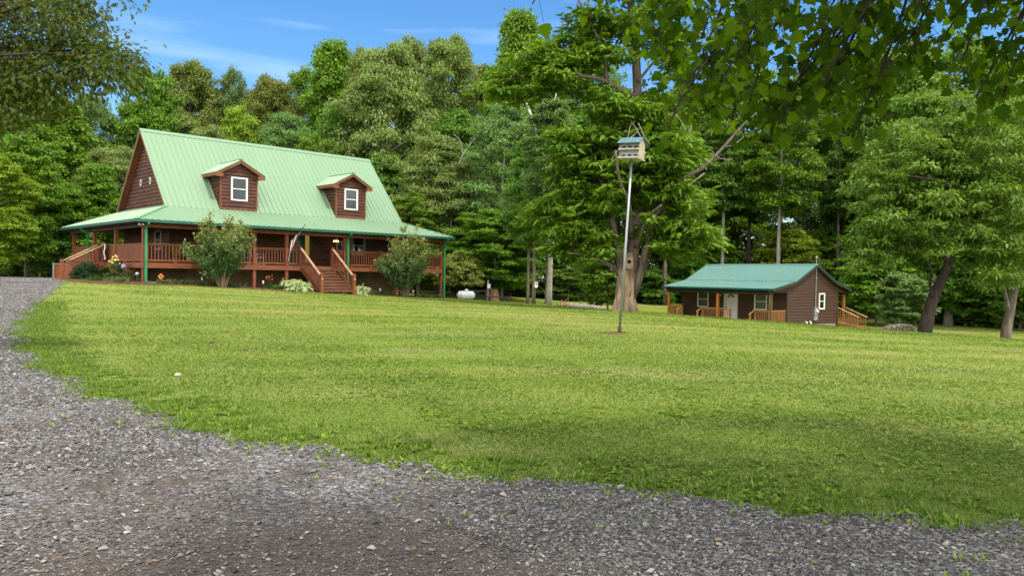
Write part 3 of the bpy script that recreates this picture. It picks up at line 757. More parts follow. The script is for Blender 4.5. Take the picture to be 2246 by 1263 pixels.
# oval gable windows and porch windows, door, lights
for v in (6.86, 5.36):
    q = MB(); q.lathe((UL-.045, v, 4.57), [(.20,0),(.20,.05),(.14,.05)], 8, 'x')
    q.v = [(x, v+(y-v)*.72, z) for x, y, z in q.v]
    gwn = obj('gable_window', q, M['white'], house)
    q = MB(); q.lathe((UL-.05, v, 4.57), [(.13,0),(.13,.06)], 8, 'x'); q.v = [(x, v+(y-v)*.72, z) for x, y, z in q.v]; obj('pane', q, M['panegreen'], gwn)
window(house, Tl, 3.55, 4.45, .75, 1.80, 'pane', 'cream', .09, .05)
for s in (12.03, 13.10): window(house, Tf, s, s+1.0, .78, 2.0, 'pane', 'cream', .10, .05)
q = MB(); q.tbox(Tf, 8.80, 8.92, 0, 1.90, .03, .075); q.tbox(Tf, 9.78, 9.92, 0, 1.90, .03, .075); q.tbox(Tf, 10.2, 10.34, 0, 1.90, .03, .075)
q.tbox(Tf, 9.92, 10.2, 0, .25, .03, .07)
dr = obj('door_frame', q, M['greendoor'], house)
q = MB(); q.tbox(Tf, 8.92, 9.78, .02, 1.88, .03, .06); dl_ = obj('door', q, M['greendoor'], dr)
q = MB(); arch = [(9.10,.35),(9.60,.35)] + [(9.35+.25*math.cos(PI*k/12), 1.45+.25*math.sin(PI*k/12)) for k in range(13)]
q.prism([Tf(s, w, .061) for s, w in arch], (0,-.02,0)); obj('door_glass', q, M['doorglass'], dl_)
q = MB(); q.tbox(Tf, 9.92, 10.2, .25, 1.86, .03, .05); obj('sidelight', q, M['sidelight'], dr)
q = MB(); q.lathe((11.75, VF-.5, 1.62), [(.02,.28),(.02,.10),(.14,.08),(.16,.05),(.05,.02)], 10); pl = obj('porch_lamp', q, M['blackmetal'], house)
for k in range(3):
    a = k*2.1; q = MB(); q.lathe((11.75+.13*math.cos(a), VF-.5+.13*math.sin(a), 1.55), [(.02,.08),(.055,.05),(.06,0),(.03,-.03)], 8); obj('lamp_shade', q, M['warm'], pl)
for du in (-.07,.09):
    q = MB(); q.lathe((-.15+du, -.2, 1.80), [(.03,.09),(.06,.04),(.07,0)], 8); obj('floodlight', q, M['white'], house)
q = MB(); q.tbox(Tf, 10.75, 10.85, 1.35, 1.55, .03, .12); obj('wall_lantern', q, M['blackmetal'], house)
# ================================================================== SMALL CABIN
CT, CXX, CYY, CZ = -.92456, 12.882, 57.961, -2.909 + CAMZ
def cw(u, v, w=0):
    c, s = math.cos(CT), math.sin(CT); return (CXX + u*c - v*s, CYY + u*s + v*c, CZ + w)
def cg(u, v):
    x, y, _ = cw(u, v); return ground(x, y) - CZ
CL, CD, PD = 8.84, 6.17, 1.66
cab = thing('small_cabin', 'small dark brown cabin with teal metal roof, white door and orange porch posts', 'cabin', (CXX, CYY, CZ), CT)
Cf = lambda s, w, o: (s, -o, w)
Cr = lambda s, w, o: (CL + o, s, w)
Cl = lambda s, w, o: (-o, s, w)
Cb = lambda s, w, o: (s, CD + o, w)
kv, kw, cvr, cwr, ef, we, eb = .60, 2.81, 3.10, 4.02, 1.93, 2.32, 7.45
rw0 = we + (kw-we)*ef/(kv+ef)                     # porch roof height over the front wall
b = MB(); lap_wall(b, Cf, [(0,-.05),(CL,-.05),(CL,rw0-.07),(0,rw0-.07)], .19, .034); obj('front_wall', b, M['cabinwall'], cab)
side = [(0,-.05),(CD,-.05),(CD,2.60),(CD-kv,kw-.07),(cvr,cwr-.09),(kv,kw-.07),(0,rw0-.07)]
for T in (Cr, Cl):
    b = MB(); lap_wall(b, T, side, .20, .040); obj('gable_wall', b, M['cabinwall'], cab)
b = MB(); lap_wall(b, Cb, [(0,-.05),(CL,-.05),(CL,2.58),(0,2.58)], .19, .034); obj('rear_wall', b, M['cabinwall'], cab)
# porch gable infill above the side rails
for uu, sg in ((CL, 1), (0, -1)):
    for a, c in ((-ef+.05, -.002), (eb-.05, CD+.002)):
        T = lambda s, w, o: (uu + sg*o, s, w)
        wa = we - .07; wc = rw0 - .08
        b = MB(); lap_wall(b, T, [(min(a,c), 2.12),(max(a,c), 2.12),(max(a,c), wc if c > a else wa),(min(a,c), wa if c > a else wc)], .20, .034); obj('porch_gable_board', b, M['cabinwall'], cab)
b = MB(); b.box(.06, CL-.06, .06, CD-.06, -1.2, -.05); obj('foundation', b, M['block'], cab)
b = MB()
for uu in (CL+.002,):
    b.box(uu, uu+.035, -.04, .07, -.06, 2.60); b.box(uu, uu+.035, CD-.07, CD+.04, -.06, 2.60)
b.box(-.04, .07, -.035, -.003, -.06, 2.60)
obj('corner_board', b, M['cabintrim'], cab)
# roof
uo = .33; ua, ubb = -uo, CL + uo
b = MB()
roof_face(b, [(ua,-ef,we),(ubb,-ef,we),(ubb,kv,kw),(ua,kv,kw)], .03, .30, .035, .034)
roof_face(b, [(ua,kv,kw+.004),(ubb,kv,kw+.004),(ubb,cvr,cwr),(ua,cvr,cwr)], .03, .30, .035, .034)
roof_face(b, [(ubb,CD-kv,kw),(ua,CD-kv,kw),(ua,cvr,cwr),(ubb,cvr,cwr)], .03, .30, .035, .034)
roof_face(b, [(ubb,eb,we),(ua,eb,we),(ua,CD-kv,kw-.004),(ubb,CD-kv,kw-.004)], .03, .30, .035, .034)
croof = obj('roof', b, M['cabinroof'], cab)
b = MB()
for s in (-1, 1): b.prism([(ua-.02,cvr,cwr+.04),(ua-.02,cvr+s*.17,cwr-.045),(ua-.02,cvr+s*.17,cwr-.065),(ua-.02,cvr,cwr+.015)], (ubb-ua+.04,0,0))
obj('ridge_cap', b, M['cabinroof'], croof)
b = MB()
for i in range(38): b.box(ua+.06+i*.247, ua+.20+i*.247, kv-.05, kv+.015, kw-.004, kw+.030)
obj('closure_strip', b, M['cabincap'], croof)
for uu in (ua, ubb-.045):
    b = MB()
    for p, q in (((-ef,we),(kv,kw)),((kv,kw),(cvr,cwr)),((CD-kv,kw),(cvr,cwr)),((eb,we),(CD-kv,kw))):
        b.prism([(uu,p[0],p[1]+.03),(uu,q[0],q[1]+.03),(uu,q[0],q[1]-.04),(uu,p[0],p[1]-.04)], (.045,0,0))
    obj('rake_trim', b, M['cabincap'], croof)
    b = MB(); x = uu + (.004 if uu < 0 else .0)
    for p, q in (((-ef,we),(kv,kw)),((kv,kw),(cvr,cwr)),((CD-kv,kw),(cvr,cwr)),((eb,we),(CD-kv,kw))):
        b.prism([(x,p[0],p[1]-.042),(x,q[0],q[1]-.042),(x,q[0],q[1]-.17),(x,p[0],p[1]-.17)], (.038,0,0))
    obj('rake_board', b, M['cabintrim'], croof)
for v, sg in ((-ef,-1),(eb,1)):
    b = MB(); b.beam((ua,v+sg*.05,we-.05),(ubb,v+sg*.05,we-.05),.10,.11); b.beam((ua,v+sg*.055,we+.012),(ubb,v+sg*.055,we+.012),.12,.014); obj('gutter', b, M['cabincap'], croof)
for v0, v1 in ((-ef,-.03),(CD+.03,eb)):
    b = MB(); b.box(ua+.05, ubb-.05, v0, v1, 2.09, 2.115); obj('porch_ceiling', b, M['cabintrim'], cab)
b = MB(); b.box(-.05, CL+.05, -PD-.06, -PD+.06, 1.93, 2.088); obj('porch_beam', b, M['cabintrim'], cab)
b = MB(); b.box(-.05, CL+.05, 7.10, 7.22, 1.93, 2.088); obj('porch_beam', b, M['cabintrim'], cab)
# porch floor, posts, rails
b = MB(); b.box(0, CL, -PD-.08, -.03, -.14, -.02); obj('porch_deck', b, M['newwood'], cab)
b = MB(); b.box(CL-3.0, CL, CD+.03, 7.25, -.14, -.02); obj('porch_deck', b, M['newwood'], cab)
for u, v in ((.10,-PD),(4.53,-PD),(8.74,-PD),(CL-.1,7.15),(CL-2.9,7.15)):
    b = MB(); b.box(u-.075,u+.075,v-.075,v+.075,cg(u,v)-.2,1.93); obj('porch_post', b, M['cedar'], cab)
def crail(u0, v0, u1, v1, hook0=False, hook1=False, solid=False):
    d = Vector((u1-u0, v1-v0, 0)); n = d.length; d.normalize()
    b = MB(); b.beam((u0,v0,.90),(u1,v1,.90),.12,.036); b.beam((u0,v0,.84),(u1,v1,.84),.04,.075); lb = MB(); lb.beam((u0,v0,.10),(u1,v1,.10),.04,.075)
    r = obj('railing', b, M['newwood'], cab); obj('bottom_rail', lb, M['newwood'], r); step = .145; k = max(2, int(n/step))
    for i in range(k):
        s = (i+.5)*n/k; p = (u0+d.x*s, v0+d.y*s); q = MB()
        if solid: q.beam((p[0],p[1],.0),(p[0],p[1],.82),.09,.03,(d.x,d.y,0))
        else: q.beam((p[0],p[1],.02),(p[0],p[1],.82),.036,.036,(d.x,d.y,0))
        obj('baluster', q, M['newwood'], r)
    for hk, (u, v) in ((hook0, (u0, v0)), (hook1, (u1, v1))):
        if hk:   # newel and a short sloping step rail
            q = MB(); q.beam((u,v,-.3),(u,v,.88),.09,.09,(1,0,0)); obj('newel_post', q, M['newwood'], r)
            q = MB(); q.beam((u,v-.05,.92),(u,v-.62,.62),.12,.036); obj('hand_rail', q, M['newwood'], r)
            q = MB(); q.beam((u,v-.55,-.5),(u,v-.55,.62),.09,.09,(1,0,0)); obj('newel_post', q, M['newwood'], r)
crail(.18, -PD, 1.38, -PD, False, True)
crail(3.22, -PD, 4.44, -PD, True, False); crail(4.62, -PD, 5.62, -PD, False, True)
crail(7.58, -PD, 8.66, -PD, True, False)
crail(8.78, -PD+.09, 8.78, -.05, solid=True); crail(.10, -PD+.09, .10, -.05, solid=True)
# back steps going down past the right end
sg0 = -.02; bl = cg(CL+1.3, 6.7); rise = bl - 0
b = MB()
for v in (6.22, 7.16): b.prism([(CL,v,-.05),(CL+1.5,v,bl+.12),(CL+1.5,v,bl-.1),(CL+1.25,v,bl-.1),(CL,v,-.30)], (0,.04,0))
cs = obj('back_stairs', b, M['newwood'], cab)
for i in range(4):
    w = bl*(i+1)/5 ; u = CL+.02+1.4*(i+.5)/4; q = MB(); q.box(u-.16,u+.16,6.262,7.158,w-.04,w); obj('stair_tread', q, M['newwood'], cs)
for v in (6.18, 7.24):
    q = MB(); q.beam((CL+.02,v,1.03),(CL+1.62,v,bl+.72),.12,.04); obj('hand_rail', q, M['palewood'], cs)
    for i in range(10):
        f = (i+.3)/10; u = CL+.02+1.6*f; w1 = 1.03+(bl+.72-1.03)*f
        q = MB(); q.beam((u,v,w1-.95),(u,v,w1-.02),.036,.036,(0,1,0)); obj('stair_baluster', q, M['newwood'], cs)
# openings
window(cab, Cf, 1.44, 2.44, .86, 2.00, 'paneblind', 'white', .06, .05); window(cab, Cf, 6.36, 7.36, .86, 2.00, 'panegreen', 'white', .06, .05)
window(cab, Cr, 3.70, 4.42, .93, 2.05, 'pane', 'white', .09, .06)
q = MB(); q.tbox(Cf, 3.82, 3.90, -.02, 2.06, .003, .08); q.tbox(Cf, 4.90, 4.98, -.02, 2.06, .003, .08); q.tbox(Cf, 3.90, 4.90, 1.99, 2.06, .003, .077)
df = obj('door_frame', q, M['white'], cab)
q = MB(); q.tbox(Cf, 3.93, 4.89, -.02, 1.985, .036, .06); dd = obj('door', q, M['whitedoor'], df)
q = MB()
for k in range(4):
    a0, a1 = PI*k/4+.06, PI*(k+1)/4-.06
    q.prism([Cf(4.41+.07*math.cos((a0+a1)/2), 1.62+.07*math.sin((a0+a1)/2), .066)] + [Cf(4.41+.30*math.cos(a0+(a1-a0)*j/5), 1.62+.26*math.sin(a0+(a1-a0)*j/5), .066) for j in range(6)], (0,.004,0))
obj('fan_window', q, M['pane'], dd)
q = MB(); q.tbox(Cf, 4.0, 4.05, .88, .96, .06, .11); q.tbox(Cf, 4.0, 4.045, 1.05, 1.10, .06, .08); obj('door_handle', q, M['blackmetal'], dd)
q = MB(); q.tbox(Cf, 3.45, 3.56, 1.82, 1.92, .02, .07); pl = obj('porch_light', q, M['blackmetal'], cab)
q = MB(); q.tbox(Cf, 3.465, 3.545, 1.70, 1.82, .045, .12); obj('lamp_glass', q, M['white'], pl)
# electric service
q = MB(); q.tube([(CL+.09, 3.24, .9),(CL+.09, 3.24, 4.02),(CL+.09,3.24,4.42)], .035, 8); ms = obj('service_mast', q, M['galv'], cab)
q = MB(); q.tube([(CL+.09,3.24,4.40),(CL+.10,3.20,4.52),(CL+.16,3.12,4.53),(CL+.20,3.08,4.44)], [.05,.07,.07,.05], 8); obj('weatherhead', q, M['grey'], ms)
q = MB(); q.tbox(Cr, 3.10, 3.42, .52, 1.08, .03, .17); mb_ = obj('meter_box', q, M['grey'], cab)
q = MB(); q.lathe((CL+.17, 3.30, .80), [(.10,0),(.10,.06),(.07,.12),(.01,.13)], 12, 'x'); obj('meter_glass', q, M['white'], mb_)
q = MB(); q.tbox(Cr, 3.06, 3.46, .20, .50, .03, .14); obj('breaker_panel', q, M['grey'], mb_)
for v in (2.16, 2.64):
    q = MB(); q.tube([(CL+.02,v,.10),(CL+.13,v,.10),(CL+.14,v,-.06)], .05, 8); obj('vent_pipe', q, M['white'], cab)
q = MB(); q.beam((8.60,-ef-.05,we-.10),(8.62,-PD-.13,we-.36),.09,.08); q.beam((8.62,-PD-.13,we-.34),(8.62,-PD-.13,-.12),.09,.08,(0,1,0)); q.v = [(x+.24,y,z) for x,y,z in q.v]; obj('downspout', q, M['cabincap'], cab)
# overhead service wire
a = Vector(cw(CL+.20, 3.08, 4.42)); c = Vector(at(2330, 690, 47)); c = Vector(at(2330, 642, 60)); pts = []
for k in range(25):
    t = k/24; p = a.lerp(c, t); p.z -= 4*.35*t*(1-t); pts.append(p)
q = MB(); q.tube(pts, .010, 5); tag(obj('service_wire', q, M['blackmetal']), 'thin overhead electric wire running right from the mast on the cabin roof', 'wire')
# ================================================================== BIRDHOUSE ON POLE
px0 = np.array([2.72, 19.3]); gz0 = ground(*px0)
bh = thing('birdhouse', 'grey wooden martin house with teal roof on a tall leaning metal pole', 'birdhouse', (px0[0], px0[1], gz0))
top = Vector((.222, 0, 2.965 + CAMZ - gz0))
q = MB(); q.tube([(0,0,.12), top*.5, top], [.034,.032,.030], 10); obj('pole', q, M['galv'], bh, True)
q = MB(); q.lathe((0,0,-.05), [(.05,0),(.05,.20),(.03,.21)], 10); q.box(-.12,.16,-.02,.02,0,.03); obj('pole_socket', q, M['oldwood'], bh)

BR = Matrix.Translation(top) @ Matrix.Rotation(R(2.7), 4, 'Y') @ Matrix.Rotation(R(-29), 4, 'Z')
def bhp(name, q, mt, parent=bh):
    q.v = [tuple(BR @ Vector(p)) for p in q.v]; return obj(name, q, mt, parent)
w, d, h = .25, .20, .44
q = MB(); q.box(-w+.015, w-.015, -d+.03, d-.03, .02, h-.04); bx = bhp('nest_box', q, M['bhfront'])
q = MB(); q.prism([(w-.014,-d,0),(w-.014,d,0),(w-.014,d,h-.05),(w-.014,0,h+.06),(w-.014,-d,h-.05)], (.022,0,0)); q.prism([(-w+.014,-d,0),(-w+.014,d,0),(-w+.014,d,h-.05),(-w+.014,0,h+.06),(-w+.014,-d,h-.05)], (-.022,0,0)); bhp('side_panel', q, M['bhside'])
for z in (.0, .205):
    q = MB(); q.box(-w-.005, w+.005, -d-.10, d+.10, z-.018, z+.002); sh = bhp('shelf', q, M['bhfront'])
    for s in (-1, 1):
        q = MB()
        q.box(-w+.0, w-.0, s*(d+.085)-.006, s*(d+.085)+.006, z+.004, z+.024); bhp('shelf_lip', q, M['bhfront'])
        for k in (-1, 0, 1):
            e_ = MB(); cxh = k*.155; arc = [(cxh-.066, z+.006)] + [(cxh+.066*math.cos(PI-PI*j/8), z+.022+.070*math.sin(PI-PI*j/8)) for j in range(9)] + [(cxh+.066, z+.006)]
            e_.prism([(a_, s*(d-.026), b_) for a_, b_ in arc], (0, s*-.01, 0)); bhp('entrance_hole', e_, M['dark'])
q = MB()
q.prism([(-w-.045,-d-.12,h-.10),(w+.045,-d-.12,h-.10),(w+.045,0,h+.085),(-w-.045,0,h+.085)], (0,-.012,.012)); q.prism([(-w-.045,d+.12,h-.10),(-w-.045,0,h+.085),(w+.045,0,h+.085),(w+.045,d+.12,h-.10)], (0,.012,.012))
bhp('roof', q, M['bhroof'])
for sx in (-1,1):
    q = MB(); q.lathe((sx*.22, -d-.10, h-.045), [(.012,0),(.012,.012)], 8); bhp('bolt', q, M['white'])
def bird(label, p, rz, s=1.0):
    t_ = thing('bird', label, 'bird', p, rz)
    q = MB()
    spine = [(-.135,0,.03),(-.10,0,.045),(-.06,0,.062),(-.02,0,.085),(.015,0,.11),(.035,0,.135),(.05,0,.155),(.068,0,.158),(.082,0,.153)]
    rad = [.006,.016,.030,.037,.034,.024,.021,.014,.004]
    q.tube([Vector(a_)*s for a_ in spine], [r_*s for r_ in rad], 10); obj('body', q, M['bird'], t_, True)
    q = MB(); q.add([(.082*s,-.006*s,.156*s),(.082*s,.006*s,.156*s),(.105*s,0,.150*s),(.082*s,0,.148*s)], [(0,2,1),(0,3,2),(1,2,3)]); obj('beak', q, M['blackmetal'], t_)
    for sg in (-1, 1):
        q = MB(); q.tube([(.01*s,sg*.036*s,.10*s),(-.05*s,sg*.036*s,.065*s),(-.12*s,sg*.018*s,.035*s)], [.012*s,.016*s,.003*s], 6); obj('wing', q, M['bird'], t_, True)
        q = MB(); q.tube([(-.005*s,sg*.012*s,.06*s),(.0,sg*.012*s,.0)], .003, 4); obj('leg', q, M['blackmetal'], t_)
    return t_
p = BR @ Vector((-.155, -d-.075, .027)); bird('dark blue bird perched at the front left hole of the birdhouse', p, R(120), .95)
p = BR @ Vector((w+.0, d+.085, .027)); bird('dark blue bird sitting on the rear ledge behind the birdhouse', p, R(10), .95)
q = MB(); q.lathe((px0[0]-.25, px0[1]-.05, gz0-.02), [(.50,0),(.42,.025),(.2,.03)], 14); o = obj('bare_soil', q, M['soil']); o['kind'] = 'structure'

# ================================================================== THINGS AROUND THE HOUSE
# flag on the porch post
fp = Vector(hw(7.56, -.02, 1.15)); fl = thing('flag', 'stars and stripes flag hanging from a slanted pole on the porch post', 'flag', fp, HT)
tip = Vector((.72, -.62, 1.12)); q = MB(); q.tube([(0,0,0), tip], .014, 6); q.lathe(tuple(tip), [(.02,-.01),(.028,.02),(.01,.045)], 8); obj('flag_pole', q, M['oldwood'], fl)
nu, nv = 22, 26; Vf = []; 
for j in range(nv+1):
    for i in range(nu+1):
        s = i/nu; t_ = j/nv       # s along the hoist (0 = pole tip), t down the fly
        a_ = tip * (1 - .80*s)
        fold = .045*math.sin(s*17 + t_*1.5)*(.35+t_) 
        pt = Vector(a_) + Vector((-.10*t_*s, 0, 0)) + Vector((-.62*t_*(1-s)**.9 - .06*t_, .40*t_*(1-s), -1.42*t_ + .50*t_*s*0)) + Vector((.6, .7, 0)).normalized()*fold
        Vf.append(pt)
def cell(i, j): a0 = j*(nu+1)+i; return (a0, a0+1, a0+nu+2, a0+nu+1)
parts = {'r': MB(), 'w': MB(), 'b': MB()}
for j in range(nv):
    for i in range(nu):
        st_ = int(i/nu*13); canton = i/nu < .54 and j/nv < .40
        key = 'b' if canton else ('r' if st_ % 2 == 0 else 'w')
        parts[key].add([Vf[k] for k in cell(i, j)], [(0,1,2,3)])
cl_ = obj('red_stripes', parts['r'], M['flagred'], fl); obj('white_stripes', parts['w'], M['flagwhite'], fl); obj('canton', parts['b'], M['flagblue'], fl)
q = MB(); rr = random.Random(4)
for j in range(1, 10, 2):
    for i in range(1, 11, 2):
        c0 = Vf[j*(nu+1)+i]; c1 = Vf[j*(nu+1)+i+1]; c2 = Vf[(j+1)*(nu+1)+i]; n_ = (c1-c0).cross(c2-c0).normalized(); a_ = (c1-c0).normalized(); b_ = n_.cross(a_)
        for sg in (1,-1):
            ring = [c0 + n_*.006*sg + (a_*math.cos(k*PI/5) + b_*math.sin(k*PI/5))*(.022 if k % 2 == 0 else .009) for k in range(10)]
            q.add(ring, [tuple(range(10))])
obj('stars', q, M['flagwhite'], fl)
# rocking chairs on the porch
def rocker(u, v, rz, label):
    p = hw(u, v, .0); t_ = thing('rocking_chair', label, 'chair', p, HT + rz, 'white chairs on the porch')
    q = MB(); q.box(-.26,.26,-.25,.25,.42,.45); obj('seat', q, M['white'], t_)
    q = MB()
    for k in range(6): q.beam((-.22+k*.088,.24,.50),(-.22+k*.088,.40,1.10),.055,.016,(0,1,0))
    q.beam((-.26,.42,1.10),(.26,.42,1.10),.05,.09); obj('backrest', q, M['white'], t_)
    for sx in (-.27,.27):
        q = MB(); q.beam((sx,-.26,.62),(sx,.30,.66),.07,.025); obj('armrest', q, M['white'], t_)
        q = MB(); q.tube([(sx,-.42,.09),(sx,-.2,.035),(sx,.1,.03),(sx,.45,.09),(sx,.6,.15)], .02, 6); obj('rocker', q, M['white'], t_)
        for y_ in (-.22,.24):
            q = MB(); q.beam((sx,y_,.05),(sx,y_,.63),.04,.04,(1,0,0)); obj('leg', q, M['white'], t_)
    return t_
rocker(6.45, 1.35, R(20), 'white slatted rocking chair nearer the flag post')
rocker(4.75, 1.15, R(-65), 'white rocking chair half hidden by the left flowering shrub')
# plant on the porch floor
p = hw(1.95, 1.0, 0); t_ = thing('potted_plant', 'tall drooping yellowish plant behind the left porch railing', 'plant', p)
q = MB(); q.lathe((0,0,0), [(.13,0),(.17,.26),(.18,.28)], 12); obj('pot', q, M['stump'], t_)
rg = np.random.default_rng(5); n = 60; A = np.column_stack([rg.normal(0,.22,n), rg.normal(0,.22,n), np.ones(n)]); P_ = np.zeros((n,3)); P_[:,2] = .26
me_ = leaves('fronds', P_, A, rg.normal(0,1,(n,3)), rg.uniform(.4,.75,n), .05, rg.random(n), M['lf_pale'], 'strap'); link('fronds', me_, t_)
# white banner at the side stairs
p = hw(-.12, 5.60, -.10); t_ = thing('banner', 'narrow white banner hanging beside the top of the side stairs', 'banner', p, HT)
q = MB(); q.tube([(0,0,.1),(0,0,1.12)], .014, 6); q.tube([(0,0,1.1),(-.03,-.34,1.12)], .01, 6); obj('banner_stand', q, M['blackmetal'], t_)
q = MB(); N_ = 8
for k in range(N_):
    z0, z1 = 1.1-k*.105, 1.1-(k+1)*.105; f0 = .03*math.sin(k*1.1); f1 = .03*math.sin((k+1)*1.1)
    q.add([(f0-.02,-.04,z0),(f0-.05,-.32,z0),(f1-.05,-.32,z1),(f1-.02,-.04,z1)], [(0,1,2,3)])
obj('banner_cloth', q, M['cloth'], t_)
# grey cabinet with orange side panel left of the stairs
p = at(136, 606, 47.5); g = ground(p[0], p[1]); t_ = thing('utility_box', 'grey metal utility box with orange panel left of the house', 'utility box', (p[0], p[1], g), R(30))
q = MB()
for sx in (-.45,.45):
    for sy in (-.35,.35): q.box(sx-.05,sx+.05,sy-.05,sy+.05,-.1,.86)
q.box(-.52,.52,-.42,.42,.86,.93); obj('frame', q, M['grey'], t_)
q = MB(); q.box(-.40,.40,-.33,.33,.0,.855); obj('panel', q, M['brick'], t_)
# orange diamond sign
p = at(353, 618, 37.4); g = ground(p[0], p[1]); t_ = thing('garden_sign', 'small orange diamond sign with a black figure in the flower bed', 'sign', (p[0], p[1], g), R(8))
q = MB(); q.tube([(0,.01,-.05),(0,.01,.25)], .012, 6); obj('stake', q, M['blackmetal'], t_)
q = MB(); q.prism([(-.15,0,.36),(0,0,.21),(.15,0,.36),(0,0,.51)], (0,-.012,0)); bd = obj('sign_board', q, M['sign'], t_)
q = MB(); q.prism([(-.012,-.015,.29),(.02,-.015,.29),(.03,-.015,.36),(.05,-.015,.385),(.025,-.015,.40),(.028,-.015,.435),(0,-.015,.445),(-.022,-.015,.42),(-.018,-.015,.39),(-.045,-.015,.365),(-.02,-.015,.35)], (0,-.003,0)); obj('sign_figure', q, M['blackmetal'], bd)
def globe(label, px, py, Y, r_, mt, hz):
    p = at(px, py, Y); g = ground(p[0], p[1]); t_ = thing('gazing_globe', label, 'garden ornament', (p[0], p[1], g))
    q = MB(); q.lathe((0,0,0), [(.10,-.02),(.09,.02),(.035,.06),(.03,hz-r_),(.07,hz-r_+.01)], 10); obj('stand', q, M['blackmetal'], t_)
    q = MB(); q.lathe((0,0,hz), [(max(.002, r_*math.sin(PI*k/10)), -r_*math.cos(PI*k/10)) for k in range(11)], 16); obj('globe', q, mt, t_, True)
globe('violet mirrored garden globe beside the yellow rose bush', 272, 606, 38.0, .15, M['glassball'], .75)
globe('small grey garden globe near the green corner downspout', 301, 612, 37.4, .10, M['silverball'], .42)
for px, py, Y, lab in ((443, 618, 38.4, 'small solar path light in the bed left of the first flowering shrub'), (577, 630, 40.2, 'white solar path light between the left shrub and the hosta'),
    (834, 640, 45.5, 'white solar path light in front of the wall right of the stairs'), (906, 645, 47.5, 'white solar path light at the foot of the right flowering shrub')):
    p = at(px, py, Y); g = ground(p[0], p[1]); t_ = thing('path_light', lab, 'path light', (p[0], p[1], g), 0, 'solar path lights in the flower bed')
    q = MB(); q.tube([(0,0,-.05),(0,0,.30)], .012, 6); obj('stake', q, M['blackmetal'], t_)
    q = MB(); q.lathe((0,0,.28), [(.035,0),(.045,.12),(.065,.125),(.03,.16)], 10); obj('lamp', q, M['white'], t_)
# propane tank
p = at(1022, 656, 51.5); g = ground(p[0], p[1]); t_ = thing('propane_tank', 'white horizontal propane tank beside the yellow green bush', 'gas tank', (p[0], p[1], g), R(-8))
q = MB(); rT, hl = .29, .42; pr = [(.01,-hl-.22),(.13,-hl-.17),(.23,-hl-.09),(rT,-hl),(rT,-.22),(rT+.012,-.21),(rT+.012,-.18),(rT,-.17),(rT,hl),(.23,hl+.09),(.13,hl+.17),(.01,hl+.22)]
q.lathe((0,0,.30), pr, 24, 'x'); obj('tank_shell', q, M['tank'], t_, True)
q = MB(); q.lathe((.02,0,.56), [(.12,0),(.12,.09),(.10,.14),(.03,.16)], 14); obj('valve_dome', q, M['tank'], t_, True)
for sx in (-.28,.28):
    q = MB(); q.box(sx-.06,sx+.06,-.2,.2,-.1,.07); obj('foot', q, M['grey'], t_)
# post with box, stump, timber frames
p = at(1070, 658, 53); g = ground(p[0], p[1]); t_ = thing('meter_post', 'weathered wooden post with a small white box near the propane tank', 'post', (p[0], p[1], g))
q = MB(); q.box(-.06,.06,-.06,.06,-.2,1.42); obj('post', q, M['barkpale'], t_)
q = MB(); q.box(-.04,.17,-.13,-.062,.86,1.16); obj('meter_box', q, M['white'], t_)
p = at(1082, 659, 54.5); g = ground(p[0], p[1]); q = MB(); rg = random.Random(3); rings = []
for zz, rr_ in ((-.1,.46),(.12,.40),(.45,.36),(.74,.33),(.80,.29)):
    rings.append([(p[0]+(rr_+rg.uniform(-.05,.05))*math.cos(2*PI*k/14), p[1]+(rr_+rg.uniform(-.05,.05))*math.sin(2*PI*k/14), g+zz+(rg.uniform(-.09,.09) if zz > .5 else 0)) for k in range(14)])
for i in range(4):
    for k in range(14): q.add([rings[i][k], rings[i][(k+1)%14], rings[i+1][(k+1)%14], rings[i+1][k]], [(0,1,2,3)])
q.add(rings[4], [tuple(range(14))]); tag(obj('tree_stump', q, M['stump']), 'big pale brown cut tree stump behind the white box post', 'stump')
p = at(1052, 660, 52); g = ground(p[0], p[1]); t_ = thing('timber_rack', 'old dark timber rack between propane tank and stump', 'rack', (p[0], p[1], g), R(4))
for sx in (-.5,.42):
    for sy in (-.25,.25): q = MB(); q.box(sx-.05,sx+.05,sy-.05,sy+.05,-.1,.62); obj('leg', q, M['oldwood'], t_)
q = MB(); q.box(-.58,.52,-.34,.34,.62,.68); q.box(-.5,.42,-.28,-.24,.12,.24); obj('rack_top', q, M['oldwood'], t_)
p = at(1093, 661, 51); g = ground(p[0], p[1]); t_ = thing('wooden_bench', 'low dark weathered bench on the lawn edge right of the stump', 'bench', (p[0], p[1], g), R(-6))
q = MB(); q.box(-.75,.75,-.2,.2,.30,.36); obj('seat', q, M['oldwood'], t_)
for sx in (-.6,.6):
    q = MB(); q.box(sx-.05,sx+.05,-.18,.18,-.1,.30); obj('leg', q, M['oldwood'], t_)
# logs on the grass
def log(px0_, py0_, px1_, py1_, Y0, Y1, r_, label, mt='root'):
    a_ = at(px0_, py0_, Y0); c_ = at(px1_, py1_, Y1); rg = random.Random(px0_); pts = []
    for k in range(9):
        f_ = k/8; x_, y_ = a_[0]+(c_[0]-a_[0])*f_, a_[1]+(c_[1]-a_[1])*f_; pts.append((x_, y_+rg.uniform(-.08,.08), ground(x_, y_)+r_*.8+rg.uniform(0,.05)))
    q = MB(); q.tube(pts, [r_*rg.uniform(.75,1.15) for _ in pts], 9)
    for k in (2, 5): q.tube([pts[k], (pts[k][0]+.15, pts[k][1]-.1, pts[k][2]+.3)], [r_*.4, r_*.15], 6)
    tag(obj('fallen_log', q, M[mt]), label, 'log')
log(1248, 676, 1330, 682, 44, 43, .13, 'long pale fallen log lying left of the big trunk', 'barkpale')
log(1222, 675, 1243, 675, 44, 44.3, .12, 'short reddish log beside the pale pole trunk', 'stump')
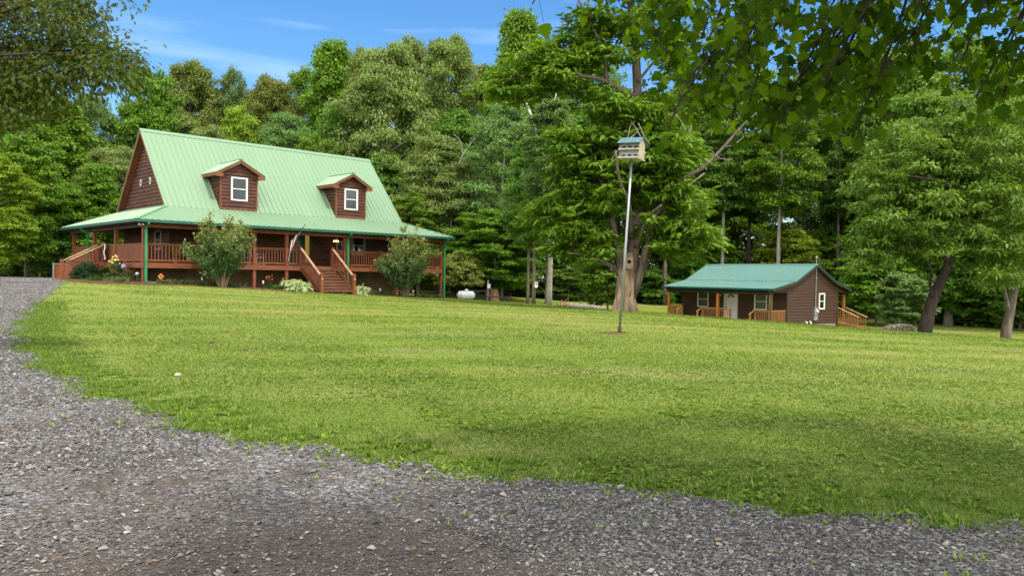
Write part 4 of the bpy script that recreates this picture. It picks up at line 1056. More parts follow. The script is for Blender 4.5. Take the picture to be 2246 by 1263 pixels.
# heap of pale roots and stones
p = at(1968, 718, 37); gx_, gy_ = p[0], p[1]; g = ground(gx_, gy_)
t_ = thing('root_heap', 'heap of bleached roots and soil left of the leaning tree', 'root heap', (gx_, gy_, g))
q = MB(); rg = random.Random(8); nn = 22
rings = []
for zz, rr_ in ((-.1,.95),(.08,.78),(.2,.5),(.28,.22)):
    rings.append([(rr_*rg.uniform(.85,1.15)*math.cos(2*PI*k/nn), .7*rr_*rg.uniform(.85,1.15)*math.sin(2*PI*k/nn), zz+rg.uniform(-.05,.05)) for k in range(nn)])
for i in range(3):
    for k in range(nn): q.add([rings[i][k], rings[i][(k+1)%nn], rings[i+1][(k+1)%nn], rings[i+1][k]], [(0,1,2,3)])
q.add(rings[3], [tuple(range(nn))]); obj('soil_mound', q, M['soil'], t_)
q = MB()
for k in range(46):
    a_ = rg.uniform(0, 2*PI); r1_ = rg.uniform(.4, 1.15); s_ = Vector((rg.uniform(-.4,.4), rg.uniform(-.2,.2), rg.uniform(.22,.40))); e_ = Vector((r1_*math.cos(a_), .7*r1_*math.sin(a_), rg.uniform(-.02,.2)))
    m_ = (s_+e_)/2 + Vector((rg.uniform(-.1,.1), rg.uniform(-.1,.1), rg.uniform(.05,.16))); q.tube([s_, m_, e_], [rg.uniform(.02,.05), rg.uniform(.02,.045), .012], 6)
obj('roots', q, M['root'], t_)
# small stones and clods lying on the lawn
def rock(px, py, r_, label, mt='stone', name='stone'):
    p = on_ground(px, py); q = MB(); rg = random.Random(px)
    pr = [(max(.004, r_*math.sin(PI*k/6))*1, -r_*.6*math.cos(PI*k/6)) for k in range(7)]
    q.lathe((p[0], p[1], p[2]+r_*.3), pr, 9); q.v = [(x_+rg.uniform(-.12,.12)*r_, y_+rg.uniform(-.12,.12)*r_, z_+rg.uniform(-.1,.1)*r_) for x_, y_, z_ in q.v]
    tag(obj(name, q, M[mt]), label, name.replace('_', ' '))
rock(390, 825, .052, 'pale stone lying alone on the left part of the lawn')
for px, py, lab in ((1247,755,'dark clod of soil on the lawn left of the pole base'), (466,753,'dark clod of soil in the middle of the left lawn'), (497,729,'flat dark clod of soil on the lawn below the left shrub'), (852,660,'small dark clod near the right flowering shrub'), (292,738,'dark clod on the lawn below the corner downspout'), (538,769,'lowest dark clod on the left lawn')):
    rock(px, py, .05, lab, 'soil', 'soil_clod')
# ================================================================== TREES
def bez(p0, p1, p2, n):
    t = np.linspace(0, 1, n)[:, None]; return (1-t)**2*p0 + 2*t*(1-t)*p1 + t*t*p2
def clump_leaves(rg, C, Rr, per, flat, droop, leaf, ctint, up=.7):
    """leaf arrays for foliage clumps: centres C, radii Rr"""
    n = len(C); cnt = np.maximum(8, (per * (Rr / Rr.mean())**2).astype(int)); q = np.repeat(np.arange(n), cnt); m_ = len(q)
    d = unit(rg.normal(0, 1, (m_, 3))); d[:, 2] = np.where(d[:, 2] < -.35, -d[:, 2]*.6, d[:, 2])
    rad = Rr[q] * rg.random(m_)**.42 * (1 + .12*rg.normal(0, 1, m_))
    P = C[q] + d * rad[:, None] * np.array([1, 1, flat])
    N = unit(d*.55 + np.array([0, 0, up]) + rg.normal(0, .38, (m_, 3)))
    hd = d * np.array([1, 1, .15]) + rg.normal(0, .45, (m_, 3)); A = unit(hd + np.array([0, 0, -droop]))
    L = leaf[0] * np.exp(rg.normal(0, .25, m_)); W = leaf[1] * np.exp(rg.normal(0, .2, m_))
    tn = np.clip(ctint[q]*.55 + .45*rg.random(m_) , 0, 1)
    return P, A, N, L, W, tn
def gen_tree(seed, H, Rm, base, rt, nl, shape, clump_r, per, flat, droop, leaf, rise=(.15,1.1), subs=2, wob=.25, tpl='kite', fill=0):
    """returns (trunk MB, leaf arrays): a tapered trunk, curved limbs, and foliage clumps carried by them"""
    rg = np.random.default_rng(seed); tr = MB()
    env = {'round': lambda t: math.sin(PI*(t*.86+.10))**.75, 'tall': lambda t: (math.sin(PI*(t*.80+.16))**.8)*(1-.35*t) , 'flat': lambda t: .35+.65*math.sin(PI*min(1, t*.75+.25)),
           'cone': lambda t: (1-t)**.8+.06, 'low': lambda t: math.sqrt(max(0, 1-t*t))*.98+.05, 'vase': lambda t: .35+.65*min(1, t*1.5)*(1 if t < .8 else (1-t)*4+.2)}[shape]
    n = 12; ph = rg.uniform(0, 6); tp = np.array([(wob*math.sin(k*.55+ph)*k/n, wob*math.cos(k*.5+ph*1.7)*k/n, H*.96*k/(n-1)) for k in range(n)])
    trd = np.array([rt*(1-.93*(k/(n-1)))**.85 + .008 for k in range(n)]); trd[0] *= 1.35
    pts = [tuple(p) for p in tp]; pts[0] = (tp[0][0], tp[0][1], -.3); tr.tube(pts, list(trd), 8)
    C = []; Rr = []
    for i in range(nl):
        tt = (i + .5)/nl; t = base + (1-base)*tt*.97; k = t*(n-1); a0 = int(min(k, n-2)); p0 = tp[a0] + (tp[a0+1]-tp[a0])*(k-a0)
        az = i*2.39996 + rg.uniform(-.5, .5); rad = Rm*env(tt)*rg.uniform(.72, 1.12)
        rs = (rise[0] + (rise[1]-rise[0])*tt)*rad*rg.uniform(.7, 1.2)
        dirn = np.array([math.cos(az), math.sin(az), 0]); p2 = p0 + dirn*rad + np.array([0, 0, rs]); p1 = p0 + dirn*rad*.5 + np.array([0, 0, rs*.25 + .25*rad*.5])
        L_ = bez(p0, p1, p2, 6); r_ = trd[a0]*.42
        tr.tube([tuple(p) for p in L_], [r_*(1-.85*j/5)+.006 for j in range(6)], 5, False)
        m_ = max(2, int(rad/(clump_r*.95)))
        for j in range(m_):
            s = .45 + .55*(j+.6)/m_ if rad > 1.2 else 1
            f = s*5; a1 = int(min(f, 4)); c = L_[a1] + (L_[a1+1]-L_[a1])*(f-a1); C.append(c + rg.normal(0, .22*clump_r, 3)); Rr.append(clump_r*rg.uniform(.65, 1.15)*(.8 if j == m_-1 else 1))
        for sb in range(subs):
            s = rg.uniform(.35, .85); f = s*5; a1 = int(min(f, 4)); c = L_[a1] + (L_[a1+1]-L_[a1])*(f-a1); az2 = az + (1 if sb % 2 else -1)*rg.uniform(.5, 1.1); l2 = rad*rg.uniform(.28, .5)
            e_ = c + np.array([math.cos(az2)*l2, math.sin(az2)*l2, l2*rg.uniform(.0, .6)]); tr.tube([tuple(c), tuple((c+e_)/2+np.array([0,0,.08*l2])), tuple(e_)], [r_*.4+.004, r_*.25+.004, .005], 4, False)
            C.append(e_); Rr.append(clump_r*rg.uniform(.6, 1.0)); C.append((c+e_)/2 + rg.normal(0, .2*clump_r, 3)); Rr.append(clump_r*rg.uniform(.5, .85))
    C.append(tp[-1]); Rr.append(clump_r*.8)
    for _ in range(fill):
        tt = rg.random()**.9; rad = Rm*env(tt)*math.sqrt(rg.uniform(.25, 1.05)); az = rg.uniform(0, 2*PI); z = H*(base + (1-base)*tt*.98)
        z = z*(1-.10*(rad/Rm)) ; C.append(np.array([rad*math.cos(az), rad*math.sin(az), z])); Rr.append(clump_r*rg.uniform(.55, 1.45))
    C = np.array(C); Rr = np.array(Rr); ct = np.clip(rg.normal(.5, .26, len(C)), 0, 1)
    return tr, clump_leaves(rg, C, Rr, per, flat, droop, leaf, ct)
PROTO = {}
def proto(key, seed, leafmat, bark, **kw):
    tr, lv = gen_tree(seed, **kw); tme = bpy.data.meshes.new('trunk'); tme.from_pydata(tr.v, [], tr.f); tme.materials.append(M[bark]); tme.polygons.foreach_set('use_smooth', [True]*len(tme.polygons))
    PROTO[key] = (tme, leaves('crown', *lv, M[leafmat], kw.get('tpl', 'kite')), kw['H'], kw['Rm'])
proto('maple', 1, 'lf_bright', 'bark', H=18, Rm=4.6, base=.10, rt=.24, nl=34, shape='round', clump_r=1.0, per=115, flat=.75, droop=.35, leaf=(.30,.21), fill=120)
proto('maple2', 2, 'lf_bright', 'bark', H=18, Rm=4.4, base=.06, rt=.22, nl=36, shape='tall', clump_r=.95, per=115, flat=.8, droop=.3, leaf=(.30,.21), fill=130)
proto('oak', 3, 'lf_olive', 'bark', H=20, Rm=5.2, base=.14, rt=.30, nl=36, shape='round', clump_r=1.1, per=135, flat=.75, droop=.15, leaf=(.27,.16), rise=(.2,.9), fill=180)
proto('oak2', 4, 'lf_pale', 'barkpale', H=20, Rm=5.0, base=.06, rt=.28, nl=38, shape='round', clump_r=1.05, per=140, flat=.85, droop=.7, leaf=(.31,.13), rise=(.1,.8), fill=230)
proto('ash', 5, 'lf_grey', 'barkpale', H=17, Rm=4.2, base=.08, rt=.20, nl=34, shape='round', clump_r=.9, per=120, flat=.7, droop=.3, leaf=(.24,.12), fill=130)
proto('deep', 6, 'lf_deep', 'barkdark', H=17, Rm=4.6, base=.06, rt=.22, nl=34, shape='round', clump_r=1.0, per=115, flat=.75, droop=.3, leaf=(.31,.20), rise=(.05,.8), fill=130)
proto('pole', 7, 'lf_grey', 'barkpale', H=22, Rm=3.8, base=.42, rt=.24, nl=28, shape='round', clump_r=.95, per=115, flat=.6, droop=.3, leaf=(.28,.18), wob=.15, fill=90)
proto('pole2', 8, 'lf_deep', 'bark', H=22, Rm=3.8, base=.38, rt=.23, nl=28, shape='round', clump_r=.95, per=115, flat=.55, droop=.3, leaf=(.28,.18), wob=.2, fill=90)
proto('sapling', 9, 'lf_bright', 'bark', H=6, Rm=2.2, base=.10, rt=.07, nl=26, shape='round', clump_r=.50, per=70, flat=.35, droop=.3, leaf=(.24,.16), rise=(.05,.6), wob=.1, fill=40)
proto('dogwood', 10, 'lf_yellow', 'bark', H=7, Rm=3.0, base=.12, rt=.09, nl=28, shape='flat', clump_r=.65, per=80, flat=.3, droop=.2, leaf=(.25,.16), rise=(.0,.4), wob=.15, fill=40)
proto('bush', 11, 'lf_shadeweed', 'bark', H=2.4, Rm=1.5, base=.02, rt=.05, nl=24, shape='low', clump_r=.42, per=60, flat=.6, droop=.2, leaf=(.18,.12), wob=.05, fill=30)
proto('beech', 12, 'lf_yellow', 'barkpale', H=18, Rm=4.4, base=.08, rt=.24, nl=34, shape='round', clump_r=.95, per=125, flat=.65, droop=.45, leaf=(.29,.16), rise=(.05,.9), fill=130)
def tree(kind, px, Y, top, half, label, base_px=None, mat_=None, name='tree', cat='tree', group=None, rz=None, sink=0):
    """one tree: px = trunk column, Y = distance, top = crown top row, half = crown half width (photo pixels)"""
    tme, cme, H0, R0 = PROTO[kind]; p = at(px, top, Y); g = ground(p[0], p[1]); h = p[2] - g + sink; rad = half/F*Y
    t_ = thing(name, label, cat, (p[0], p[1], g - sink), (hash_(label) % 628)/100 if rz is None else rz, group)
    t_.scale = (rad/R0*1.12, rad/R0*1.12, h/H0)
    a_ = link('trunk' if name == 'tree' else 'stems', tme, t_); c_ = link('crown' if name == 'tree' else 'foliage', cme, t_)
    if mat_:
        c_.material_slots[0].link = 'OBJECT'; c_.material_slots[0].material = M[mat_]
    return t_
def hash_(s):
    h = 7
    for ch in s: h = (h*31 + ord(ch)) % 1000003
    return h
WG = 'trees of the wood behind the lawn'
TREES = [
 # ---- left of and behind the house
 ('maple', -60, 56, 120, 120, 'tall bright green tree at the left edge, under the dark overhanging oak branch', None),
 ('deep', 55, 62, 170, 105, 'deep green tree at the far left behind the round yellow green tree', None),
 ('beech', -14, 46, 345, 72, 'small rounded yellow green tree cut off by the left edge beside the driveway', None),
 ('maple2', 130, 58, 215, 95, 'light green tree with a visible pale trunk left of the house gable', None),
 ('ash', 205, 66, 205, 75, 'cool grey green tree rising just left of the house ridge', None),
 ('oak2', 250, 57, 320, 75, 'khaki tree touching the left slope of the big house roof', None),
 ('deep', 175, 54, 400, 85, 'low deep green tree behind the left porch corner', None),
 ('maple', 325, 68, 150, 62, 'bright green crown standing above the left end of the house ridge', None),
 ('oak', 415, 82, 132, 66, 'dark olive round crown against the sky, left of the small lime tree', None),
 ('ash', 515, 84, 150, 42, 'slim cool green crown against the sky between the two olive oaks', None),
 ('oak', 600, 80, 168, 66, 'olive oak crown against the sky above the left dormer', 'lf_olive'),
 ('beech', 522, 70, 228, 50, 'small lime green pointed crown behind the roof, left of the left dormer', None),
 ('oak2', 395, 70, 248, 70, 'low khaki crown behind the roof left of the lime tree', 'lf_olive'),
 ('ash', 620, 72, 245, 70, 'grey green low crown behind the middle of the roof ridge', None),
 ('maple2', 728, 78, 90, 78, 'tall bright green tree with feathery top, tallest behind the house', None),
 ('deep', 735, 70, 235, 60, 'deep green crown right behind the right half of the ridge', None),
 ('oak2', 850, 70, 98, 105, 'huge pale khaki oak towering right behind the right end of the roof', None),
 ('oak', 985, 76, 84, 80, 'tall olive crown with lumpy top between the khaki oak and the bright locust', 'lf_pale'),
 ('oak2', 965, 61, 300, 88, 'pale khaki tree with grey trunk beside the right porch roof corner', None),
 ('deep', 845, 66, 330, 62, 'dark green tree close behind the right slope of the roof', None),
 ('oak', 1075, 84, 150, 85, 'dark olive tree in shade left of the dead grey snag', 'lf_olive'),
 ('ash', 1105, 60, 222, 82, 'cool grey green airy tree left of the great multi stemmed tree', None),
 ('maple', 905, 80, 92, 70, 'light green crown between the khaki oak and the lumpy olive crown', 'lf_pale'),
 ('ash', 670, 88, 150, 60, 'cool green crown against the sky left of the tall feathery tree', 'lf_bright'),
 ('oak2', 790, 84, 108, 60, 'pale crown between the tall feathery tree and the huge khaki oak', None),
 ('maple', 465, 92, 190, 60, 'bright crown filling the gap behind the olive round crown', 'lf_olive'),
 ('deep', 1015, 72, 240, 80, 'deep green crown behind the pale khaki tree with grey trunk', None),
 ('maple', 560, 90, 210, 70, 'green crown far behind the lime green pointed crown', 'lf_deep'),
 ('maple', 1510, 80, 190, 80, 'bright green crown filling the background right of the great tree', None),
 ('deep', 1620, 84, 330, 70, 'green mass between the slender pale trunk and the stout pale trunk', 'lf_bright'),
 ('ash', 2010, 70, 250, 90, 'grey green tree close behind the crown of the leaning tree', 'lf_right'),
 ('maple', 2170, 72, 230, 90, 'bright tree behind the right half of the leaning tree crown', None),
 ('maple', 1990, 78, 95, 80, 'bright crown under the overhanging leaves, left of the yellowish tall tree', 'lf_right'),
 ('maple', 1085, 57, 462, 92, 'low bright green broadleaf tree right of the propane tank', None),
 ('maple2', 1140, 72, 22, 85, 'tall light green tree against the sky left of the great multi stemmed tree', None),
 ('maple', 60, 50, 300, 70, 'bright green tree in front of the deep green one at the far left', None),
 ('maple2', 215, 53, 360, 62, 'bright green tree close behind the left porch roof', None),
 ('ash', 90, 52, 440, 60, 'low grey green tree beside the driveway end', None),
 ('maple', 690, 66, 300, 50, 'bright green low crown peeping over the roof ridge between the dormers', None),
 ('oak2', 455, 66, 275, 60, 'khaki low crown peeping over the roof ridge left of the left dormer', None),
 ('beech', 905, 58, 420, 55, 'yellow green tree right behind the right porch roof', 'lf_bright'),
 ('ash', 1020, 68, 330, 62, 'grey green tree behind the thin bare curved stem', None),
 ('oak', 330, 92, 215, 60, 'small olive crown far behind the left end of the ridge', None),
 # ---- middle
 ('pole', 1212, 42, 215, 62, 'tall tree with bare pale pole trunk left of the great tree', None),
 ('pole2', 1176, 46, 300, 55, 'tree with slim brown pole trunk carrying a small nest box', None),
 ('pole2', 1163, 49, 330, 50, 'tree with dark trunk close behind the slim nest box tree', None),
 ('deep', 1262, 70, 250, 95, 'deep green tree in the shade behind the pale pole trunk', None),
 ('oak', 1290, 84, 90, 85, 'olive crown against the sky behind the left half of the great tree', 'lf_bright'),
 ('sapling', 1335, 50, 540, 52, 'fresh green sapling just left of the great furrowed trunk', None),
 ('deep', 1455, 74, 260, 85, 'deep green tree behind the right side of the great tree', None),
 ('pole2', 1466, 66, 200, 60, 'tree with bare brown trunk left of the cabin roof', None),
 # ---- right
 ('pole', 1592, 68, 180, 66, 'tree with slender pale trunk rising behind the cabin ridge', 'lf_deep'),
 ('pole', 1716, 66, 170, 72, 'tree with stout pale trunk behind the middle of the cabin roof', 'lf_bright'),
 ('pole2', 1650, 74, 150, 75, 'tall mid green tree between the two pale trunks behind the cabin', 'lf_bright'),
 ('pole2', 1848, 70, 110, 60, 'tall thin dark trunked tree behind the right end of the cabin', None),
 ('ash', 1560, 88, 215, 80, 'grey green crown behind the bare diagonal limb', None),
 ('maple2', 1780, 86, 150, 80, 'bright cool green crown rising behind the right half of the cabin ridge', 'lf_grey'),
 ('beech', 1945, 72, 105, 85, 'light green tall tree left of the yellowish right hand tree', 'lf_right'),
 ('deep', 1880, 74, 330, 60, 'deep green tree in shade just right of the cabin', None),
 ('beech', 2095, 58, 85, 135, 'very tall yellowish tree with visible grey limbs at upper right', 'lf_right'),
 ('beech', 2240, 62, 120, 110, 'tall yellowish tree at the right edge behind the leaning tree', 'lf_right'),
 ('maple', 2330, 52, 200, 120, 'green tree cut off by the right edge of the view', None),
 ('dogwood', 1725, 69, 505, 75, 'layered yellow green understory tree showing over the cabin ridge', None),
 ('dogwood', 1560, 70, 510, 62, 'layered bright understory tree left of the slender pale trunk behind the cabin', 'lf_bright'),
 ('dogwood', 1800, 72, 500, 60, 'layered understory tree beside the mast on the cabin', 'lf_bright'),
 ('sapling', 1925, 56, 560, 62, 'bright sapling between the cabin steps and the root heap', None),
 ('sapling', 1985, 44, 600, 50, 'small grey green sapling overhanging the root heap', 'lf_grey'),
 ('sapling', 2120, 58, 560, 75, 'bright sapling right of the leaning trunk', None),
 ('sapling', 2240, 54, 590, 60, 'green sapling at the right edge behind the two tone trunk', 'lf_deep'),
]
for kd, px, Y, top, half, lab, mt in TREES: tree(kd, px, Y, top, half, lab, mat_=mt, group=WG)
BUSHES = [
 (10,58,545,60,'leafy bush at the far left end of the driveway'),(75,57,540,55,'leafy bush left of the grey utility box'),(125,56,548,40,'low bush right behind the utility box'),
 (1235,66,600,55,'shaded bush behind the pale pole trunk'),(1290,68,610,50,'shaded bush behind the long fallen log'),(1420,68,605,55,'shaded bush right of the great furrowed trunk'),
 (1120,66,590,60,'shaded bush right of the low wooden bench'),(1500,72,600,50,'shaded bush left of the cabin porch'),(1910,66,640,55,'green bush behind the cabin back steps'),
 (1850,70,600,50,'bush in shade behind the cabin rear porch'),(2000,62,650,55,'bush behind the root heap'),(2090,60,645,60,'bush right behind the leaning trunk'),(2160,58,660,55,'bush left of the two tone trunk'),(2235,58,655,60,'bush at the right edge of the lawn')]
for px, Y, top, half, lab in BUSHES: tree('bush', px, Y, top, half, lab, name='bush', cat='bush', group='bushes along the edge of the wood')

# far mass of the wood, and its undergrowth
rg = np.random.default_rng(77); C = []; Rr = []; tm = MB()
xs = np.concatenate([np.linspace(-85, 95, 62) + rg.normal(0, 1.2, 62), np.linspace(-70, 16, 24) + rg.normal(0, 1, 24)]); ys = np.concatenate([rg.uniform(92, 118, 62), rg.uniform(84, 92, 24)])
keep = ~((xs/ys > .205) & (xs/ys < .262)); xs, ys = xs[keep], ys[keep]
for i in range(len(xs)):
    x, y = xs[i], ys[i]; f = np.interp(x/y, [-.7,-.55,-.48,-.30,-.1,.1,.25,.45,.7], [.70,.62,.50,.52,.72,.85,.80,.85,.95]); H = 26*f*rg.uniform(.8, 1.08); g = ground(x, y)
    tm.tube([(x,y,g-.3),(x+rg.normal(0,.3),y,g+H*.5),(x+rg.normal(0,.5),y,g+H*.92)], [.26,.18,.03], 6)
    for k in range(46):
        t = rg.uniform(.22, 1); rad = 4.4*math.sin(PI*(t*.8+.15))*math.sqrt(rg.random()); a = rg.uniform(0, 2*PI); C.append((x+rad*math.cos(a), y+rad*math.sin(a), g+H*t)); Rr.append(rg.uniform(.9, 1.6))
C = np.array(C); Rr = np.array(Rr)
lv = clump_leaves(rg, C, Rr, 44, .6, .25, (.50,.32), np.clip(rg.normal(.5,.28,len(C)),0,1))
fw = link('distant_woods', leaves('distant_woods', *lv, M['lf_far'], 'kite')); fw['kind'] = 'stuff'
ft = obj('distant_trunks', tm, M['bark'], fw)
n = 5200; x = rg.uniform(-70, 70, n); y = rg.uniform(50, 90, n); k = forest_mask(x, y) > .55; x, y = x[k], y[k]; C = np.column_stack([x, y, ground_np(x, y)+.12])
und = link('undergrowth', leaves('undergrowth', *clump_leaves(rg, C, rg.uniform(.25,.65,len(C)), 30, .7, .1, (.16,.09), np.clip(rg.normal(.5,.3,len(C)),0,1)), M['lf_shadeweed'], 'kite')); und['kind'] = 'stuff'

# ------------------------------------------------------------------ THE GREAT TREE in the middle
def limb(mb, pts, r0_, r1_, n=8):
    P = resample([np.array(p, float) for p in pts], max(.25, np.linalg.norm(np.array(pts[-1])-np.array(pts[0]))/14)); k = len(P)
    mb.tube([tuple(p) for p in P], [r0_ + (r1_-r0_)*(j/(k-1))**.8 for j in range(k)], n); return P
GY0 = 34.0; gb = at(1370, 683, GY0); gB = np.array([gb[0], gb[1], ground(gb[0], gb[1])])
def gl(px, py, dy=0): return at(px, py, GY0 + dy) - gB       # photo column/row and depth offset to tree space
great = thing('great_tree', 'great multi stemmed tree with furrowed trunk and feathery leaves behind the birdhouse', 'tree', gB)
tb = MB(); rg = np.random.default_rng(21)
rings = []
prof = [(-.2,.56),(0,.48),(.25,.41),(.6,.36),(1.1,.335),(1.6,.335),(2.1,.34),(2.6,.24)]
for z, r in prof:
    rings.append([((r + .07*math.sin(7*a+z*.8)*(1.25-z*.3) + (.13*max(0,.5-z)*max(0,math.sin(5*a+1))))*math.cos(a)*1.08 + .03*z, (r + .07*math.sin(7*a+z*.8))*math.sin(a), z) for a in [2*PI*k/40 for k in range(40)]])
for i in range(len(rings)-1):
    for k in range(40): tb.add([rings[i][k], rings[i][(k+1)%40], rings[i+1][(k+1)%40], rings[i+1][k]], [(0,1,2,3)])
tb.add(rings[-1], [tuple(range(40))])
LIMBS = [
 ([gl(1376,640),gl(1345,545,.3),gl(1300,500,.5),gl(1255,455,.3),gl(1215,415,0)], .30,.05),
 ([gl(1374,650,.1),gl(1350,520,-.2),gl(1330,430,-.5),gl(1300,350,-.6),gl(1262,290,-1)], .27,.05),
 ([gl(1380,650),gl(1392,520,.2),gl(1400,430,.4),gl(1402,300,.3),gl(1398,200,.2),gl(1392,80,.2),gl(1375,-60,.3)], .34,.16),
 ([gl(1388,650),gl(1425,520,-.2),gl(1450,455,-.5),gl(1485,400,-.8),gl(1540,370,-1.1),gl(1590,320,-1.2),gl(1632,272,-1.2),gl(1668,242,-1.2)], .24,.035),
 ([gl(1390,640,.1),gl(1440,500,.6),gl(1462,420,1.2),gl(1490,340,1.6),gl(1520,270,2)], .24,.05),
 ([gl(1358,600),gl(1335,580,-.4),gl(1290,560,-.9),gl(1245,555,-1.2)], .14,.03),
 ([gl(1399,215),gl(1360,195,-.4),gl(1310,172,-.6),gl(1250,165,-.8),gl(1180,160,-.7),gl(1110,178,-.6)], .20,.04),
 ([gl(1330,180,-.5),gl(1325,120,-.7),gl(1300,60,-.9),gl(1268,0,-.9)], .12,.05),
 ([gl(1398,180),gl(1440,130,.6),gl(1480,90,1)], .12,.03),
 ([gl(1396,120),gl(1350,70,.8),gl(1330,0,1.2)], .12,.05),
 ([gl(1380,560,.4),gl(1370,480,1.6),gl(1340,400,2.6),gl(1320,340,3.2)], .22,.04),
 ([gl(1392,560,.4),gl(1410,480,1.8),gl(1440,400,3.0)], .20,.04),
 ([gl(1385,520,-.2),gl(1380,450,-1.6),gl(1360,400,-2.6),gl(1350,330,-3.2)], .18,.04),
 ([gl(1395,540,-.2),gl(1420,480,-1.6),gl(1450,450,-2.6)], .16,.04)]
lb_ = MB(); LP = [limb(lb_, p, a*(.90 if i < 6 and i != 3 else .72), c) for i, (p, a, c) in enumerate(LIMBS)]
obj('trunk', tb, M['barkbig'], great, True); obj('limbs', lb_, M['bark'], great, True)
dm_ = MB()
for pts in ([gl(1405,300,-3.4),gl(1385,268,-3.4),gl(1378,300,-3.4),gl(1362,320,-3.5),gl(1342,348,-3.5)], [gl(1372,308,-3.5),gl(1390,298,-3.5),gl(1400,284,-3.5)], [gl(1400,270,-3.4),gl(1412,296,-3.4),gl(1426,318,-3.4)],
            [gl(1590,322,-1.2),gl(1610,318,-1.5),gl(1632,300,-1.4)], [gl(1605,350,-1.6),gl(1580,348,-1.4),gl(1560,330,-1.4)], [gl(1545,380,-1.2),gl(1500,420,-1.4),gl(1520,450,-1.6)], [gl(1455,260,-2.5),gl(1480,250,-2.5),gl(1505,285,-2.5)]):
    limb(dm_, pts, .024, .009, 5)
obj('dead_twigs', dm_, M['barkpale'], great)
# feathery compound leaves carried in layered sprays
ELL = [(1370,345,150,70,2.6,70),(1265,440,85,80,2.4,38),(1255,330,70,75,2.2,34),(1450,330,85,70,2.6,40),(1470,440,95,70,2.4,40),(1240,520,60,45,1.8,17),(1300,535,55,30,2.0,12),(1475,525,55,42,2.2,20),(1510,520,60,40,2,20),
       (1380,430,90,45,3.0,22),(1150,170,95,55,1.8,32),(1240,140,90,60,2.0,36),(1320,110,60,60,2.2,20),(1360,50,60,50,2,9),(1290,50,50,45,1.5,12),(1470,110,60,60,2.2,16),(1330,235,70,40,2.4,22),(1445,245,60,40,2.4,18),(1195,470,40,40,1.4,9),(1330,-60,110,50,2,30),(1450,-20,90,60,2,24)]
Cc = []
for cx_, cy_, ex, ey, ez, k in ELL:
    for _ in range(k):
        d = unit(rg.normal(0, 1, 3)) * rg.random()**.45; Cc.append(gl(cx_ + ex*d[0], cy_ - ey*d[2], ez*d[1]*1.0))
Cc = np.array(Cc)
sp = MB()   # fine twigs
P = []; A = []; N = []; Ls = []; tn = []
for c in Cc:
    out = unit(np.array([c[0], c[1]*1.2, .25]) * np.array([1, 1, 0]) + rg.normal(0, .6, 3) * np.array([1,1,.2])); tint = np.clip(rg.normal(.5, .25), 0, 1)
    for j in range(3):
        az = math.atan2(out[1], out[0]) + rg.normal(0, .95); el = rg.normal(.10, .36); l = rg.uniform(.42, .66)
        dv = np.array([math.cos(az)*math.cos(el), math.sin(az)*math.cos(el), math.sin(el)]); o = c + rg.normal(0, .30, 3)*np.array([1,1,.95]); sd = unit(np.cross(dv, [0,0,1.]))
        for q in range(5):
            f = (q+1)/5; pos = o + dv*l*f + np.array([0,0,-.20*l*f*f])
            for sg in (-1, 1):
                P.append(pos); A.append(dv*.45 + sd*sg*.9 + np.array([0,0,-.12-.25*f])); N.append(np.array([0,0,1.]) + rg.normal(0, .25, 3)); Ls.append(.31*(1-.35*abs(f-.45))); tn.append(np.clip(tint*.6+.4*rg.random(), 0, 1))
nC = len(Cc); lv = clump_leaves(rg, Cc, rg.uniform(.32, .92, nC), 62, .42, .40, (.30,.13), np.clip(rg.normal(.5,.28,nC),0,1), .9)
P, A, N, Ls, tn = [np.array(z) for z in (P, A, N, Ls, tn)]
link('crown', leaves('crown', *[np.concatenate(z) for z in zip((P, A, N, Ls, Ls*.5, tn), lv)], M['lf_locust'], 'kite'), great)
p = gB + gl(1379, 572, -.62); t_ = thing('nest_box', 'small weathered nest box fixed to the great furrowed trunk', 'nest box', (p[0], p[1], p[2]-.12), R(4))
q = MB(); q.box(-.16,.16,-.10,.10,-.22,.24); q.box(-.19,.19,-.14,.12,.24,.27); obj('box', q, M['barkbig'], t_)
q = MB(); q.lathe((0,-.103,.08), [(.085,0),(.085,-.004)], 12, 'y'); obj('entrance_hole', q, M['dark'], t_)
p = at(1176, 625, 45.75); t_ = thing('nest_box', 'tiny white nest box on the slim brown pole trunk', 'nest box', (p[0], p[1]-.05, p[2]), 0)
q = MB(); q.box(-.09,.09,-.08,.08,-.15,.15); q.box(-.11,.11,-.11,.09,.15,.175); obj('box', q, M['white'], t_)
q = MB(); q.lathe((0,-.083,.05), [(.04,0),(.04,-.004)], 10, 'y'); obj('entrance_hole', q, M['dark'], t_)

# ------------------------------------------------------------------ drooping-leaved trees on the right lawn
def lawn_tree(px, py, Y, limbs, ells, label, bark, lmat, leaf, seed, per, light=None):
    b_ = at(px, py, Y); B0 = np.array([b_[0], b_[1], ground(b_[0], b_[1])]); g_ = lambda x, y, dy=0: at(x, y, Y+dy) - B0; rg = np.random.default_rng(seed)
    t_ = thing('tree', label, 'tree', B0, 0, 'trees standing on the right lawn'); mb = MB()
    for pts, a_, c_ in limbs: limb(mb, [g_(*p) for p in pts], a_, c_, 12)
    obj('trunk', mb, M[bark], t_, True); C = []; Rr = []
    for cx_, cy_, ex, ey, ez, k in ells:
        for _ in range(k):
            d = unit(rg.normal(0, 1, 3)) * rg.random()**.36*(1+.15*rg.normal()); C.append(g_(cx_+ex*d[0], cy_-ey*d[2], ez*d[1])); Rr.append(rg.uniform(.22, .66))
    C = np.array(C); Rr = np.array(Rr)
    link('crown', leaves('crown', *clump_leaves(rg, C, Rr, per, .60, .42, leaf, np.clip(rg.normal(.5,.28,len(C)),0,1), .55), M[lmat], 'kite'), t_)
    return t_
